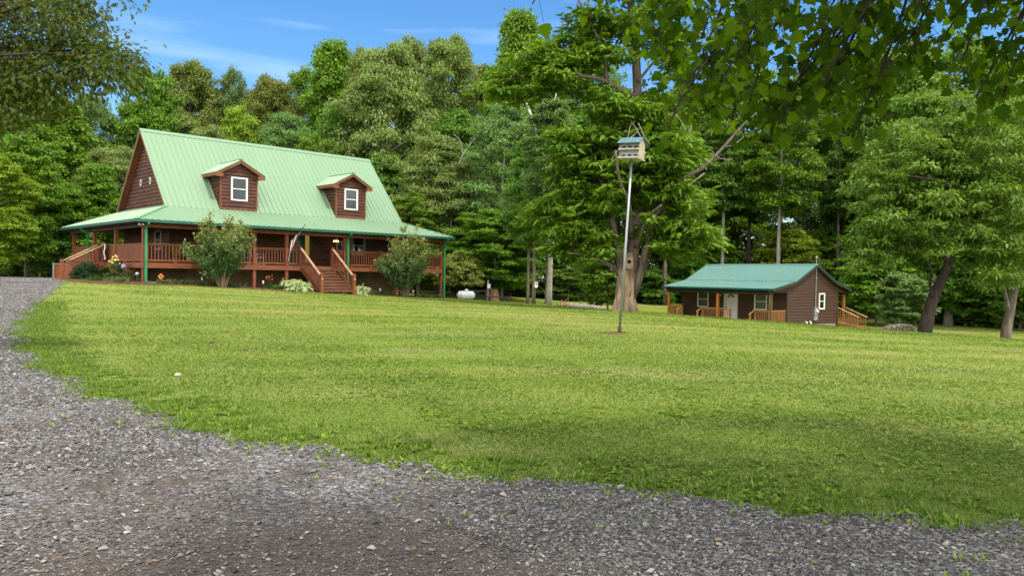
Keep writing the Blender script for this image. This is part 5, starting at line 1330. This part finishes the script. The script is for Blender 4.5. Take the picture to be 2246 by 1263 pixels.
lawn_tree(2030, 730, 30, [([(2026,742),(2034,700),(2046,655),(2066,612),(2088,560),(2110,480),(2125,400),(2130,320)], .29, .07), ([(2046,655,-.1),(2040,625,-.3),(2042,590,-.5),(2020,550,-.6)], .07, .03), ([(2080,575),(2040,520,-.5),(1990,480,-1),(1940,455,-1.2)], .18, .04),
  ([(2100,520),(2150,470,.5),(2200,430,.8),(2240,400,1)], .18, .04), ([(2110,470),(2070,410,1),(2030,370,1.4)], .14, .04), ([(2118,430),(2160,370,-.8),(2190,320,-1)], .12,.03), ([(2118,440),(2060,400,-1.4),(1985,385,-2)], .12,.03)],
  [(2040,470,130,95,2.8,110),(1950,450,85,80,2.0,55),(1925,560,65,45,1.8,28),(2060,540,90,35,2.4,26),(2140,400,110,100,2.8,85),(2200,500,90,80,2.4,55),(2190,600,60,40,2.0,24),(2120,330,110,60,2.4,50),(2010,390,90,55,2.2,40),(2235,400,70,110,2.0,40),(1895,520,35,30,1.2,9),(2050,310,100,50,2.4,36),(1930,370,60,45,1.8,20),(2210,290,80,70,2.4,36),(2240,560,60,60,2,24),(2110,240,100,45,2.2,26),(1985,280,60,35,1.6,14)],
  'big leaning dark trunked tree with drooping yellow green leaves on the right lawn', 'barkdark', 'lf_right', (.18,.085), 31, 66)
lawn_tree(2205, 745, 34, [([(2205,756),(2208,720),(2216,680),(2226,630),(2240,560),(2262,470),(2280,380)], .25, .06), ([(2214,690),(2206,650,-.2),(2196,600,-.4)], .12, .04), ([(2230,610),(2280,560,.4),(2320,520)], .16,.04)],
  [(2225,560,60,50,2.0,30),(2260,470,80,80,2.4,50),(2300,400,90,110,2.6,60),(2190,610,40,30,1.4,9)],
  'two tone pale and dark trunked tree at the right edge of the lawn', 'bark', 'lf_bright', (.18,.09), 32, 62)
# dead snag among the crowns
b_ = at(1200, 640, 58); B0 = np.array([b_[0], b_[1], ground(b_[0], b_[1])]); g_ = lambda x, y, dy=0: at(x, y, 58+dy) - B0
t_ = thing('dead_tree', 'dead bleached tree with bare forked branches left of the great tree', 'dead tree', B0); mb = MB()
for pts, a_, c_ in (([(1202,680),(1206,560),(1212,470),(1205,400),(1186,320),(1160,240)], .30, .09), ([(1205,400),(1210,320),(1203,235),(1190,210),(1178,200)], .16,.05), ([(1203,235),(1215,222),(1222,195),(1220,170)], .09,.03), ([(1203,235),(1194,205),(1196,175)], .08,.03), ([(1212,222),(1210,190),(1211,165)], .07,.02), ([(1160,240),(1150,215),(1138,190)], .07,.02), ([(1222,195),(1245,180),(1255,165)], .05,.02), ([(1186,320),(1215,312),(1240,305)], .05,.015)):
    limb(mb, [g_(*p) for p in pts], a_, c_, 8)
obj('trunk', mb, M['deadwood'], t_, True)
b_ = at(1060, 560, 64); B0 = np.array([b_[0], b_[1], ground(b_[0], b_[1])]); g_ = lambda x, y, dy=0: at(x, y, 64+dy) - B0
t_ = thing('dead_tree', 'thin bare curved grey stem left of the cool grey green tree', 'dead tree', B0); mb = MB()
for pts, a_, c_ in (([(985,640),(990,480),(1003,380),(1015,340),(1045,300),(1070,280),(1080,255)], .10,.03), ([(1015,340),(1010,310),(995,295)], .04,.015), ([(1045,300),(1062,292),(1085,290)], .04,.012)): limb(mb, [g_(*p, -4) for p in pts], a_, c_, 6)
obj('trunk', mb, M['deadwood'], t_, True)
# ================================================================== SHRUBS AND BEDS BY THE HOUSE
def local_shrub(name, label, cat, p, stems, lv, mt, tpl='kite', bark='bark', group=None):
    t_ = thing(name, label, cat, p, 0, group)
    if stems is not None: obj('stems', stems, M[bark], t_, True)
    link('foliage', leaves('foliage', *lv, M[mt], tpl), t_); return t_
def myrtle(px, py, Y, wpx, toppy, label, seed):
    p = at(px, py, Y); g = ground(p[0], p[1]); top = at(px, toppy, Y)[2] - g; Rw = wpx/F*Y; rg = np.random.default_rng(seed); mb = MB(); P=[];A=[];N=[];L_=[];tn=[]
    for k in range(34):
        az = k*2.4 + rg.uniform(-.4,.4); sp = math.sqrt((k+.5)/34); r_ = Rw*sp*rg.uniform(.85,1.1); h = top*(.98-.40*sp**2.5)*rg.uniform(.60,1.10)
        e_ = np.array([r_*math.cos(az), r_*math.sin(az), h]); c0 = np.array([.16*math.cos(az), .16*math.sin(az), 0]); m_ = np.array([r_*.30*math.cos(az), r_*.30*math.sin(az), h*.55]); S_ = bez(c0, m_, e_, 12)
        mb.tube([tuple(q) for q in S_], [.034*(1-.85*j/11)+.004 for j in range(12)], 6, False)
        for b in range(15):
            f = rg.uniform(.22, 1.0); i0 = int(min(f*11, 10)); o = S_[i0] + (S_[i0+1]-S_[i0])*(f*11-i0); a2 = rg.uniform(0,2*PI); ln = rg.uniform(.25,.85)*(1.1-.3*f)
            d2 = np.array([math.cos(a2), math.sin(a2), rg.uniform(.35,2.2)]); d2 += .5*np.array([math.cos(az), math.sin(az), 0]); d2 = unit(d2); e2 = o + d2*ln; mb.tube([tuple(o), tuple(e2)], [.008,.003], 4, False)
            for q in range(38):
                s = rg.uniform(.1, 1.05); pp = o + d2*ln*s + rg.normal(0,.06,3); P.append(pp); A.append(d2*.5 + rg.normal(0,.6,3)); N.append(np.array([0,0,.8])+rg.normal(0,.5,3)); L_.append(rg.uniform(.09,.165))
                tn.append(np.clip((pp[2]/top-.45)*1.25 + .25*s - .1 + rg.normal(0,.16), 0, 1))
    L_ = np.array(L_)
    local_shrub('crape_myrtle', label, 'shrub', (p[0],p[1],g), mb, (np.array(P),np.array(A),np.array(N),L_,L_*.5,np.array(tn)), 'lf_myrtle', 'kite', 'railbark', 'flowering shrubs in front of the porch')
M['railbark'] = bark_mat('smooth tan stems', (.24,.17,.10), (.14,.10,.065), 3)
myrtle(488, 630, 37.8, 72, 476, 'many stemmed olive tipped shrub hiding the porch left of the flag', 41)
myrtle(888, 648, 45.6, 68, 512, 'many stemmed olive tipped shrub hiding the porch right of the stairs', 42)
def blob_shrub(name, label, px, py, Y, rx, toppy, mt, seed, nC, per, leaf, cr, group=None, tpl='kite', droop=.3, cat='shrub', stems=True, flat=.8, bottom=.05):
    p = at(px, py, Y); g = ground(p[0], p[1]); h = at(px, toppy, Y)[2]-g; Rw = rx/F*Y; rg = np.random.default_rng(seed); C=[]; mb = MB()
    for k in range(nC):
        d = unit(rg.normal(0,1,3)); d[2] = abs(d[2]); s = rg.random()**.3; c = np.array([d[0]*Rw*s, d[1]*Rw*s*.9, bottom*h + d[2]*h*(.95-bottom)*s]); C.append(c)
        if stems and k % 3 == 0: mb.tube([(rg.normal(0,.06),rg.normal(0,.06),0), tuple(c*np.array([.45,.45,.5])+rg.normal(0,.05,3)), tuple(c)], [.03,.02,.006], 5, False)
    C = np.array(C); lv = clump_leaves(rg, C, cr*rg.uniform(.7,1.2,len(C)), per, flat, droop, leaf, np.clip(rg.normal(.5,.25,len(C)),0,1), .6)
    return local_shrub(name, label, cat, (p[0],p[1],g), mb if stems else None, lv, mt, tpl, 'barkdark', group)
blob_shrub('laurel_bush', 'large yellow green whorled bush beyond the right porch corner', 1008, 655, 54.0, 54, 550, 'lf_laurel', 51, 330, 60, (.17,.075), .30, droop=.2, flat=.5, bottom=.28)
blob_shrub('boxwood', 'dark rounded clipped bush at the foot of the side stairs', 189, 613, 40.5, 29, 575, 'lf_box', 52, 150, 90, (.055,.032), .17, stems=True, bottom=.02)
blob_shrub('hosta', 'broad white edged hosta left of the front stairs', 645, 644, 40.8, 32, 612, 'lf_hosta', 53, 60, 26, (.24,.11), .22, tpl='broad', droop=.7, cat='plant', stems=False, group='hostas beside the front stairs')
blob_shrub('hosta', 'smaller white edged hosta right of the front stairs', 792, 648, 43.2, 18, 628, 'lf_hosta', 54, 34, 22, (.22,.10), .18, tpl='broad', droop=.7, cat='plant', stems=False, group='hostas beside the front stairs')
rb = blob_shrub('rose_bush', 'rose bush with yellow flowers in front of the left porch corner', 255, 618, 38.2, 20, 568, 'lf_rose', 55, 60, 34, (.09,.05), .16, cat='bush')
rg = np.random.default_rng(56)
h_ = at(255, 562, 38.2)[2] - rb.location.z
for k in range(13):
    a = rg.uniform(0, 2*PI); r_ = rg.uniform(.05,.42); q = MB(); c = Vector((r_*math.cos(a), -abs(r_*math.sin(a)), h_*rg.uniform(.62,1.02)))
    for j in range(3): q.lathe(tuple(c), [(.01,-.02-j*.004),(.055-.015*j,.0+.012*j),(.06-.016*j,.03+.014*j),(.02,.02+.014*j)], 7)
    obj('flower', q, M['yellowflower'], rb)
blob_shrub('grey_shrub', 'low greyish shrub between the rose bush and the corner downspout', 282, 619, 37.9, 17, 592, 'lf_rose', 57, 40, 36, (.07,.03), .14, cat='bush')
# mulch bed along the front of the house
bed = [(-2.6,6.4),(-2.9,3.0),(-2.4,-.8),(-.6,-1.9),(2,-2.1),(5,-2.5),(8.2,-2.55),(8.2,0.6),(0.2,0.6),(-.1,7.0)]
bed2 = [(10.6,-2.5),(13,-2.5),(16,-2.0),(19.3,-1.4),(19.6,1.2),(19,2.2),(10.6,.8)]
for bd_, nm in ((bed,'a'),(bed2,'b')):
    PW = np.array([hw(u, v)[:2] for u, v in resample([np.array(p, float) for p in bd_+[bd_[0]]], .35)])
    x0_, y0_ = PW.min(0); x1_, y1_ = PW.max(0); c0 = PW.mean(0); q = MB(); nr = 10; k = len(PW)
    for j in range(nr+1):
        f = 1 - j/nr*.985; ring = c0 + (PW-c0)*f; z = ground_np(ring[:,0], ring[:,1]) + (.012 if j == 0 else .05)
        q.v += [(ring[i,0], ring[i,1], z[i]) for i in range(k)]
    for j in range(nr):
        for i in range(k): q.f.append((j*k+i, j*k+(i+1)%k, (j+1)*k+(i+1)%k, (j+1)*k+i))
    o = obj('flower_bed', q, M['mulch'], None, True); o['kind'] = 'structure'
    o.data.update()
rg = np.random.default_rng(60); BED = []
LAB = [(.6,-1.25,'grassy border plant by the green drain hose'),(1.5,-1.3,'low border plant behind the orange diamond sign'),(2.35,-1.3,'low border plant right of the orange diamond sign'),(3.2,-1.45,'low border plant midway between sign and left shrub'),(3.9,-1.5,'low border plant just left of the left flowering shrub'),
 (6.2,-1.6,'low border plant just right of the left flowering shrub'),(6.75,-1.3,'grassy border plant under the white rocking chair'),(7.2,-1.7,'grassy border plant left of the big hosta'),(12.1,-1.2,'grassy border plant right of the small hosta'),(13.0,-1.3,'low border plant under the right hand porch windows'),(16.2,-1.0,'low border plant right of the right flowering shrub'),(17.3,-.9,'low border plant near the right porch post'),(-1.2,-.5,'low border plant left of the corner downspout'),(-1.7,1.2,'low border plant beside the rose bush')]
for i, (u, v, lab) in enumerate(LAB):
    x, y, _ = hw(u, v); g = ground(x, y); n = 150; rr = np.abs(rg.normal(0, .17, n)); a = rg.uniform(0, 2*PI, n)
    P = np.column_stack([rr*np.cos(a)*1.7, rr*np.sin(a)*1.2, np.full(n, .02)]); A = np.column_stack([np.cos(a)*.5, np.sin(a)*.5, rg.uniform(.6,1.3,n)])
    t_ = thing('border_plant', lab, 'plant', (x, y, g), HT, 'border plants in the flower bed')
    link('foliage', leaves('foliage', P, A, rg.normal(0,1,(n,3))+np.array([0,0,.6]), rg.uniform(.16,.36,n), rg.uniform(.02,.05,n), rg.random(n), M['lf_bed' if i % 4 else 'lf_rose'], 'strap'), t_)
for u, v, lab, mt in ((5.75,-1.55,'orange flowering stem right of the left flowering shrub','orangeflower'),(2.6,-1.0,'tall leafy stem with white buds right of the orange sign','whiteflower')):
    x, y, _ = hw(u, v); g = ground(x, y); t_ = thing('flower_stem', lab, 'flower', (x, y, g)); q = MB(); q.tube([(0,0,0),(.03,0,.4),(.0,0,.72)], [.012,.010,.005], 5); obj('stem', q, M['lf_bed'], t_)
    q = MB()
    for k in range(7): q.lathe((rg.normal(0,.10), rg.normal(0,.08), .52+.03*k), [(.01,0),(.045,.02),(.02,.05)], 6)
    obj('flower', q, M[mt], t_)
    n = 40; link('foliage', leaves('foliage', np.column_stack([rg.normal(0,.05,n), rg.normal(0,.05,n), rg.uniform(.05,.55,n)]), rnd_dir(n,-.2,.6), rnd_dir(n,.3,1), .12, .04, rg.random(n), M['lf_bed'], 'kite'), t_)

# ================================================================== OVERHANGING TREES (trunks stand just outside the view)
def twig_leaves(rg, path, n, spread, L0, L1, wr, tpl_droop=.8):
    f = rg.random(n)**.75; k = f*(len(path)-1.001); i0 = k.astype(int); P0 = path[i0] + (path[i0+1]-path[i0])*(k-i0)[:, None]
    off = rg.normal(0, spread, (n, 3)); P = P0 + off; A = unit(off)*.6 + np.column_stack([rg.normal(0,.45,n), rg.normal(0,.45,n), -tpl_droop*rg.uniform(.4,1.3,n)])
    N = rg.normal(0,.55,(n,3)) + np.array([0,-.62,.45]); L_ = rg.uniform(L0, L1, n); return P, A, N, L_, L_*wr*rg.uniform(.85,1.1,n), rg.random(n), P0
ov = np.array([6.6, 3.2]); g = ground(*ov); OB = np.array([ov[0], ov[1], g])
t_ = thing('overhanging_tree', 'large broad lobed leaves hanging into the top right of the view', 'tree', OB); mb = MB(); rg = np.random.default_rng(71)
limb(mb, [np.array([0,0,-.3]),np.array([.05,.05,1.5]),np.array([-.1,.1,3.2]),np.array([-.2,.2,6.5])], .30, .18, 12)
TIPS = [(1168,10,5.2),(1300,-12,5.6),(1432,110,5.6),(1468,278,5.0),(1500,215,5.3),(1535,245,5.6),(1570,190,4.8),(1605,268,5.2),(1640,235,4.7),(1672,285,5.4),(1712,270,5.0),(1745,308,4.9),(1775,240,5.3),(1805,190,4.7),(1842,255,5.2),(1868,288,4.9),(1895,210,5.4),(1930,170,4.8),(1965,150,5.3),(2010,120,4.9),(2060,100,5.2),(2105,150,4.8),(2140,215,5.0),(2170,190,5.3),(2200,215,4.8),(2232,205,5.1),(2275,240,5.0),(1540,80,5.8),(1620,60,5.9),(1710,60,5.9),(1800,50,6.0),(1890,40,6.0),(1990,30,5.9),(2090,20,5.9),(2180,40,5.8),(1480,20,5.9),(1420,40,6.2),(1460,190,6.0)]
PP=[];AA=[];NN=[];LL=[];WW=[];TT=[]
for i, (px, py, Y) in enumerate(TIPS):
    tip = at(px, py, Y) - OB; hang = rg.uniform(.75, 1.25); mid = tip + np.array([rg.uniform(.0,.35), rg.uniform(-.2,.15), hang*.55]); topp = tip + np.array([rg.uniform(.3,.8), rg.uniform(-.5,.1), hang+.15])
    path = bez(topp, mid, tip, 12); mb.tube([tuple(q) for q in path], [.011*(1-.75*j/11)+.002 for j in range(12)], 5, False)
    stemp = np.array([-.15,.15,4.2+.05*(i%9)]); mb.tube([tuple(q) for q in bez(stemp, (stemp+topp)/2+np.array([0,0,.45]), topp, 8)], [.05*(1-.7*j/7) for j in range(8)], 5, False)
    n = int((84 + 50*rg.random())*(.62 if px > 1880 else 1)); P, A, N, L_, W, tn, P0 = twig_leaves(rg, path, n, .09, .040, .108, .95)
    if i == 0: P, A, N, L_, W, tn, P0 = [z[-9:] for z in (P, A, N, L_, W, tn, P0)]
    for q in range(0, len(P), 1): mb.tube([tuple(P0[q]), tuple(P[q])], .0016, 3, False)
    PP.append(P); AA.append(A); NN.append(N); LL.append(L_); WW.append(W); TT.append(tn)
# the rest of the crown overhead (mostly above the view), which shades the gravel
n = 14000; d = unit(rg.normal(0,1,(n,3))); s = rg.random(n)**.4
P = np.column_stack([-1.0 + d[:,0]*s*5.6, -.7 + d[:,1]*s*4.2, 4.9 + np.abs(d[:,2])*s*3.6 + rg.normal(0,.3,n)]); hole = np.sin(P[:,0]*1.7+P[:,1]*.8)+np.sin(P[:,1]*2.1-P[:,0]*.6+1); P = P[hole > -.35]; n = len(P)
PP.append(P); AA.append(rnd_dir(n,-.8,.1)); NN.append(rg.normal(0,.5,(n,3))+np.array([0,0,.8])); l_ = rg.uniform(.11,.18,n); LL.append(l_); WW.append(l_*.95); TT.append(rg.random(n))
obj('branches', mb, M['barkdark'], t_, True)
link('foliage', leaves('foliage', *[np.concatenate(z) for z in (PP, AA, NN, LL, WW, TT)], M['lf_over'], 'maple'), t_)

ov = np.array([-12.4, 11.5]); g = ground(*ov); OB = np.array([ov[0], ov[1], g])
t_ = thing('overhanging_tree', 'dark branch of small lobed oak leaves hanging into the top left corner', 'tree', OB); mb = MB(); rg = np.random.default_rng(72)
limb(mb, [np.array([0,0,-.3]),np.array([.05,.05,2.5]),np.array([.2,.1,6]),np.array([.3,.2,10])], .34, .2, 12)
PP=[];AA=[];NN=[];LL=[];WW=[];TT=[]
TIPS = [(20,285,13),(60,262,12.5),(100,215,13.2),(135,190,12.6),(170,205,13.4),(210,185,12.8),(245,180,13.2),(262,172,12.6),(292,158,13),(306,148,13.2),(40,200,12.6),(80,170,13.4),(120,140,12.8),(160,120,13.2),(195,90,12.7),(215,60,13.3),(180,40,13),(140,60,12.6),(90,90,13.2),(40,110,12.8),(10,150,13.2),(60,30,13.4),(110,10,12.8),(210,15,13.1),(285,6,13),(300,14,13.1),(-30,230,12.8),(-20,90,13),(20,40,13.2),(235,130,13.3),(190,150,13.1),(15,240,12.5),(130,230,12.7),(85,235,13)]
for i, (px, py, Y) in enumerate(TIPS):
    tip = at(px, py, Y) - OB; root = np.array([.2, .15, 3.4+.09*(i%12)]); up_ = tip + np.array([-.7, rg.uniform(-.2,.2), .40])
    path = bez(up_, tip+np.array([-.30,0,.28]), tip, 12); mb.tube([tuple(q) for q in path], [.012*(1-.75*j/11)+.003 for j in range(12)], 5, False)
    mb.tube([tuple(q) for q in bez(root, (root+up_)/2+np.array([0,0,.35]), up_, 8)], [.05*(1-.7*j/7) for j in range(8)], 5, False)
    n = 400 if i not in (24,25) else 40; P, A, N, L_, W, tn, P0 = twig_leaves(rg, path, n, .16, .06, .115, .7); PP.append(P); AA.append(A); NN.append(N); LL.append(L_); WW.append(W*.95); TT.append(tn)
n = 7000; d = unit(rg.normal(0,1,(n,3))); s = rg.random(n)**.4; P = np.column_stack([-1.0+d[:,0]*s*3.4, d[:,1]*s*3.6, 8.6+d[:,2]*s*3.2])
PP.append(P); AA.append(rnd_dir(n,-.8,.2)); NN.append(rg.normal(0,.5,(n,3))+np.array([0,0,.8])); l_ = rg.uniform(.10,.18,n); LL.append(l_); WW.append(l_*.65); TT.append(rg.random(n))
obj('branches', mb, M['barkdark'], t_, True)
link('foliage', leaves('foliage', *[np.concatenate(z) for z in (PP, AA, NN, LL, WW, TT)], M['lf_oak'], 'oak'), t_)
# ================================================================== CAMERA, SKY, SUN
cam = bpy.data.cameras.new('camera'); co = bpy.data.objects.new('camera', cam); COL.objects.link(co)
cam.sensor_fit = 'HORIZONTAL'; cam.sensor_width = 36; cam.lens = 36*F/2246; cam.clip_start = .05; cam.clip_end = 5000
fw_ = Vector((0, math.cos(PITCH), -math.sin(PITCH))); up_ = Vector((0, math.sin(PITCH), math.cos(PITCH))); X_ = Vector((1,0,0))
rx = X_*math.cos(ROLL) + up_*math.sin(ROLL); ry = up_*math.cos(ROLL) - X_*math.sin(ROLL)
mm = Matrix((rx, ry, -fw_)).transposed().to_4x4(); mm.translation = (0, 0, CAMZ); co.matrix_world = mm
S.camera = co
SUN_DIR = Vector((.50, -.50, .0)); EL = R(60)
sd_ = SUN_DIR.normalized()*math.cos(EL) + Vector((0,0,math.sin(EL)))
sl = bpy.data.lights.new('sun', 'SUN'); sl.energy = 2.1; sl.angle = R(4.0); sl.color = (1, .94, .84)
so = bpy.data.objects.new('sun', sl); COL.objects.link(so); so.rotation_euler = sd_.to_track_quat('Z', 'Y').to_euler()
w = bpy.data.worlds.new('World'); S.world = w; w.use_nodes = True; nt = w.node_tree; nt.nodes.clear()
out = nt.nodes.new('ShaderNodeOutputWorld'); bg = nt.nodes.new('ShaderNodeBackground'); bg.inputs[1].default_value = .13
sky = nt.nodes.new('ShaderNodeTexSky'); sky.sky_type = 'NISHITA'; sky.sun_disc = False; sky.sun_elevation = EL; sky.sun_rotation = math.atan2(sd_.x, sd_.y)
sky.air_density = 1.0; sky.dust_density = .3; sky.ozone_density = 3.0
# a thin veil of high cloud in the sky
tc = nt.nodes.new('ShaderNodeTexCoord'); mp = nt.nodes.new('ShaderNodeMapping'); mp.inputs['Rotation'].default_value = (0, R(-3.0), 0); mp.inputs['Scale'].default_value = (1.3, .6, 11)
nz = nt.nodes.new('ShaderNodeTexNoise'); nz.inputs['Scale'].default_value = 2.1; nz.inputs['Detail'].default_value = 5; nz.inputs['Roughness'].default_value = .5
rp = nt.nodes.new('ShaderNodeValToRGB'); rp.color_ramp.elements[0].position = .52; rp.color_ramp.elements[0].color = (0,0,0,1); rp.color_ramp.elements[1].position = .80; rp.color_ramp.elements[1].color = (.35,.35,.35,1)
mx = nt.nodes.new('ShaderNodeMix'); mx.data_type = 'RGBA'; mx.inputs[7].default_value = (5.5, 6.3, 7.4, 1)
nt.links.new(tc.outputs['Generated'], mp.inputs[0]); nt.links.new(mp.outputs[0], nz.inputs[0]); nt.links.new(nz.outputs['Fac'], rp.inputs[0])
hs = nt.nodes.new('ShaderNodeHueSaturation'); hs.inputs['Saturation'].default_value = 1.28; hs.inputs['Value'].default_value = .85; nt.links.new(sky.outputs[0], hs.inputs['Color'])
nt.links.new(rp.outputs[0], mx.inputs[0]); nt.links.new(hs.outputs[0], mx.inputs[6]); 
# unseen broad bright cloud added behind the viewer as soft frontal fill
sx = nt.nodes.new('ShaderNodeSeparateXYZ'); nt.links.new(tc.outputs['Generated'], sx.inputs[0])
mr = nt.nodes.new('ShaderNodeMapRange'); mr.interpolation_type = 'SMOOTHSTEP'; mr.inputs['From Min'].default_value = .62; mr.inputs['From Max'].default_value = -.15; mr.inputs['To Min'].default_value = 0; mr.inputs['To Max'].default_value = .85
nt.links.new(sx.outputs['Y'], mr.inputs['Value'])
m2 = nt.nodes.new('ShaderNodeMix'); m2.data_type = 'RGBA'; m2.inputs[7].default_value = (15.5, 15, 14.2, 1)
nt.links.new(mr.outputs[0], m2.inputs[0]); nt.links.new(mx.outputs[2], m2.inputs[6]); nt.links.new(m2.outputs[2], bg.inputs[0]); nt.links.new(bg.outputs[0], out.inputs[0])
vs = S.view_settings; S.display_settings.display_device = 'sRGB'; vs.view_transform = 'Standard'; vs.look = 'None'; vs.gamma = 1; vs.use_curve_mapping = False; vs.exposure = .92
cy_ = S.cycles
cy_.use_denoising = True; cy_.max_bounces = 8; cy_.diffuse_bounces = 4; cy_.glossy_bounces = 3; cy_.transmission_bounces = 5; cy_.transparent_max_bounces = 6; cy_.sample_clamp_indirect = 6
try: cy_.denoiser = 'OPENIMAGEDENOISE'; cy_.denoising_input_passes = 'RGB_ALBEDO_NORMAL'
except Exception: pass
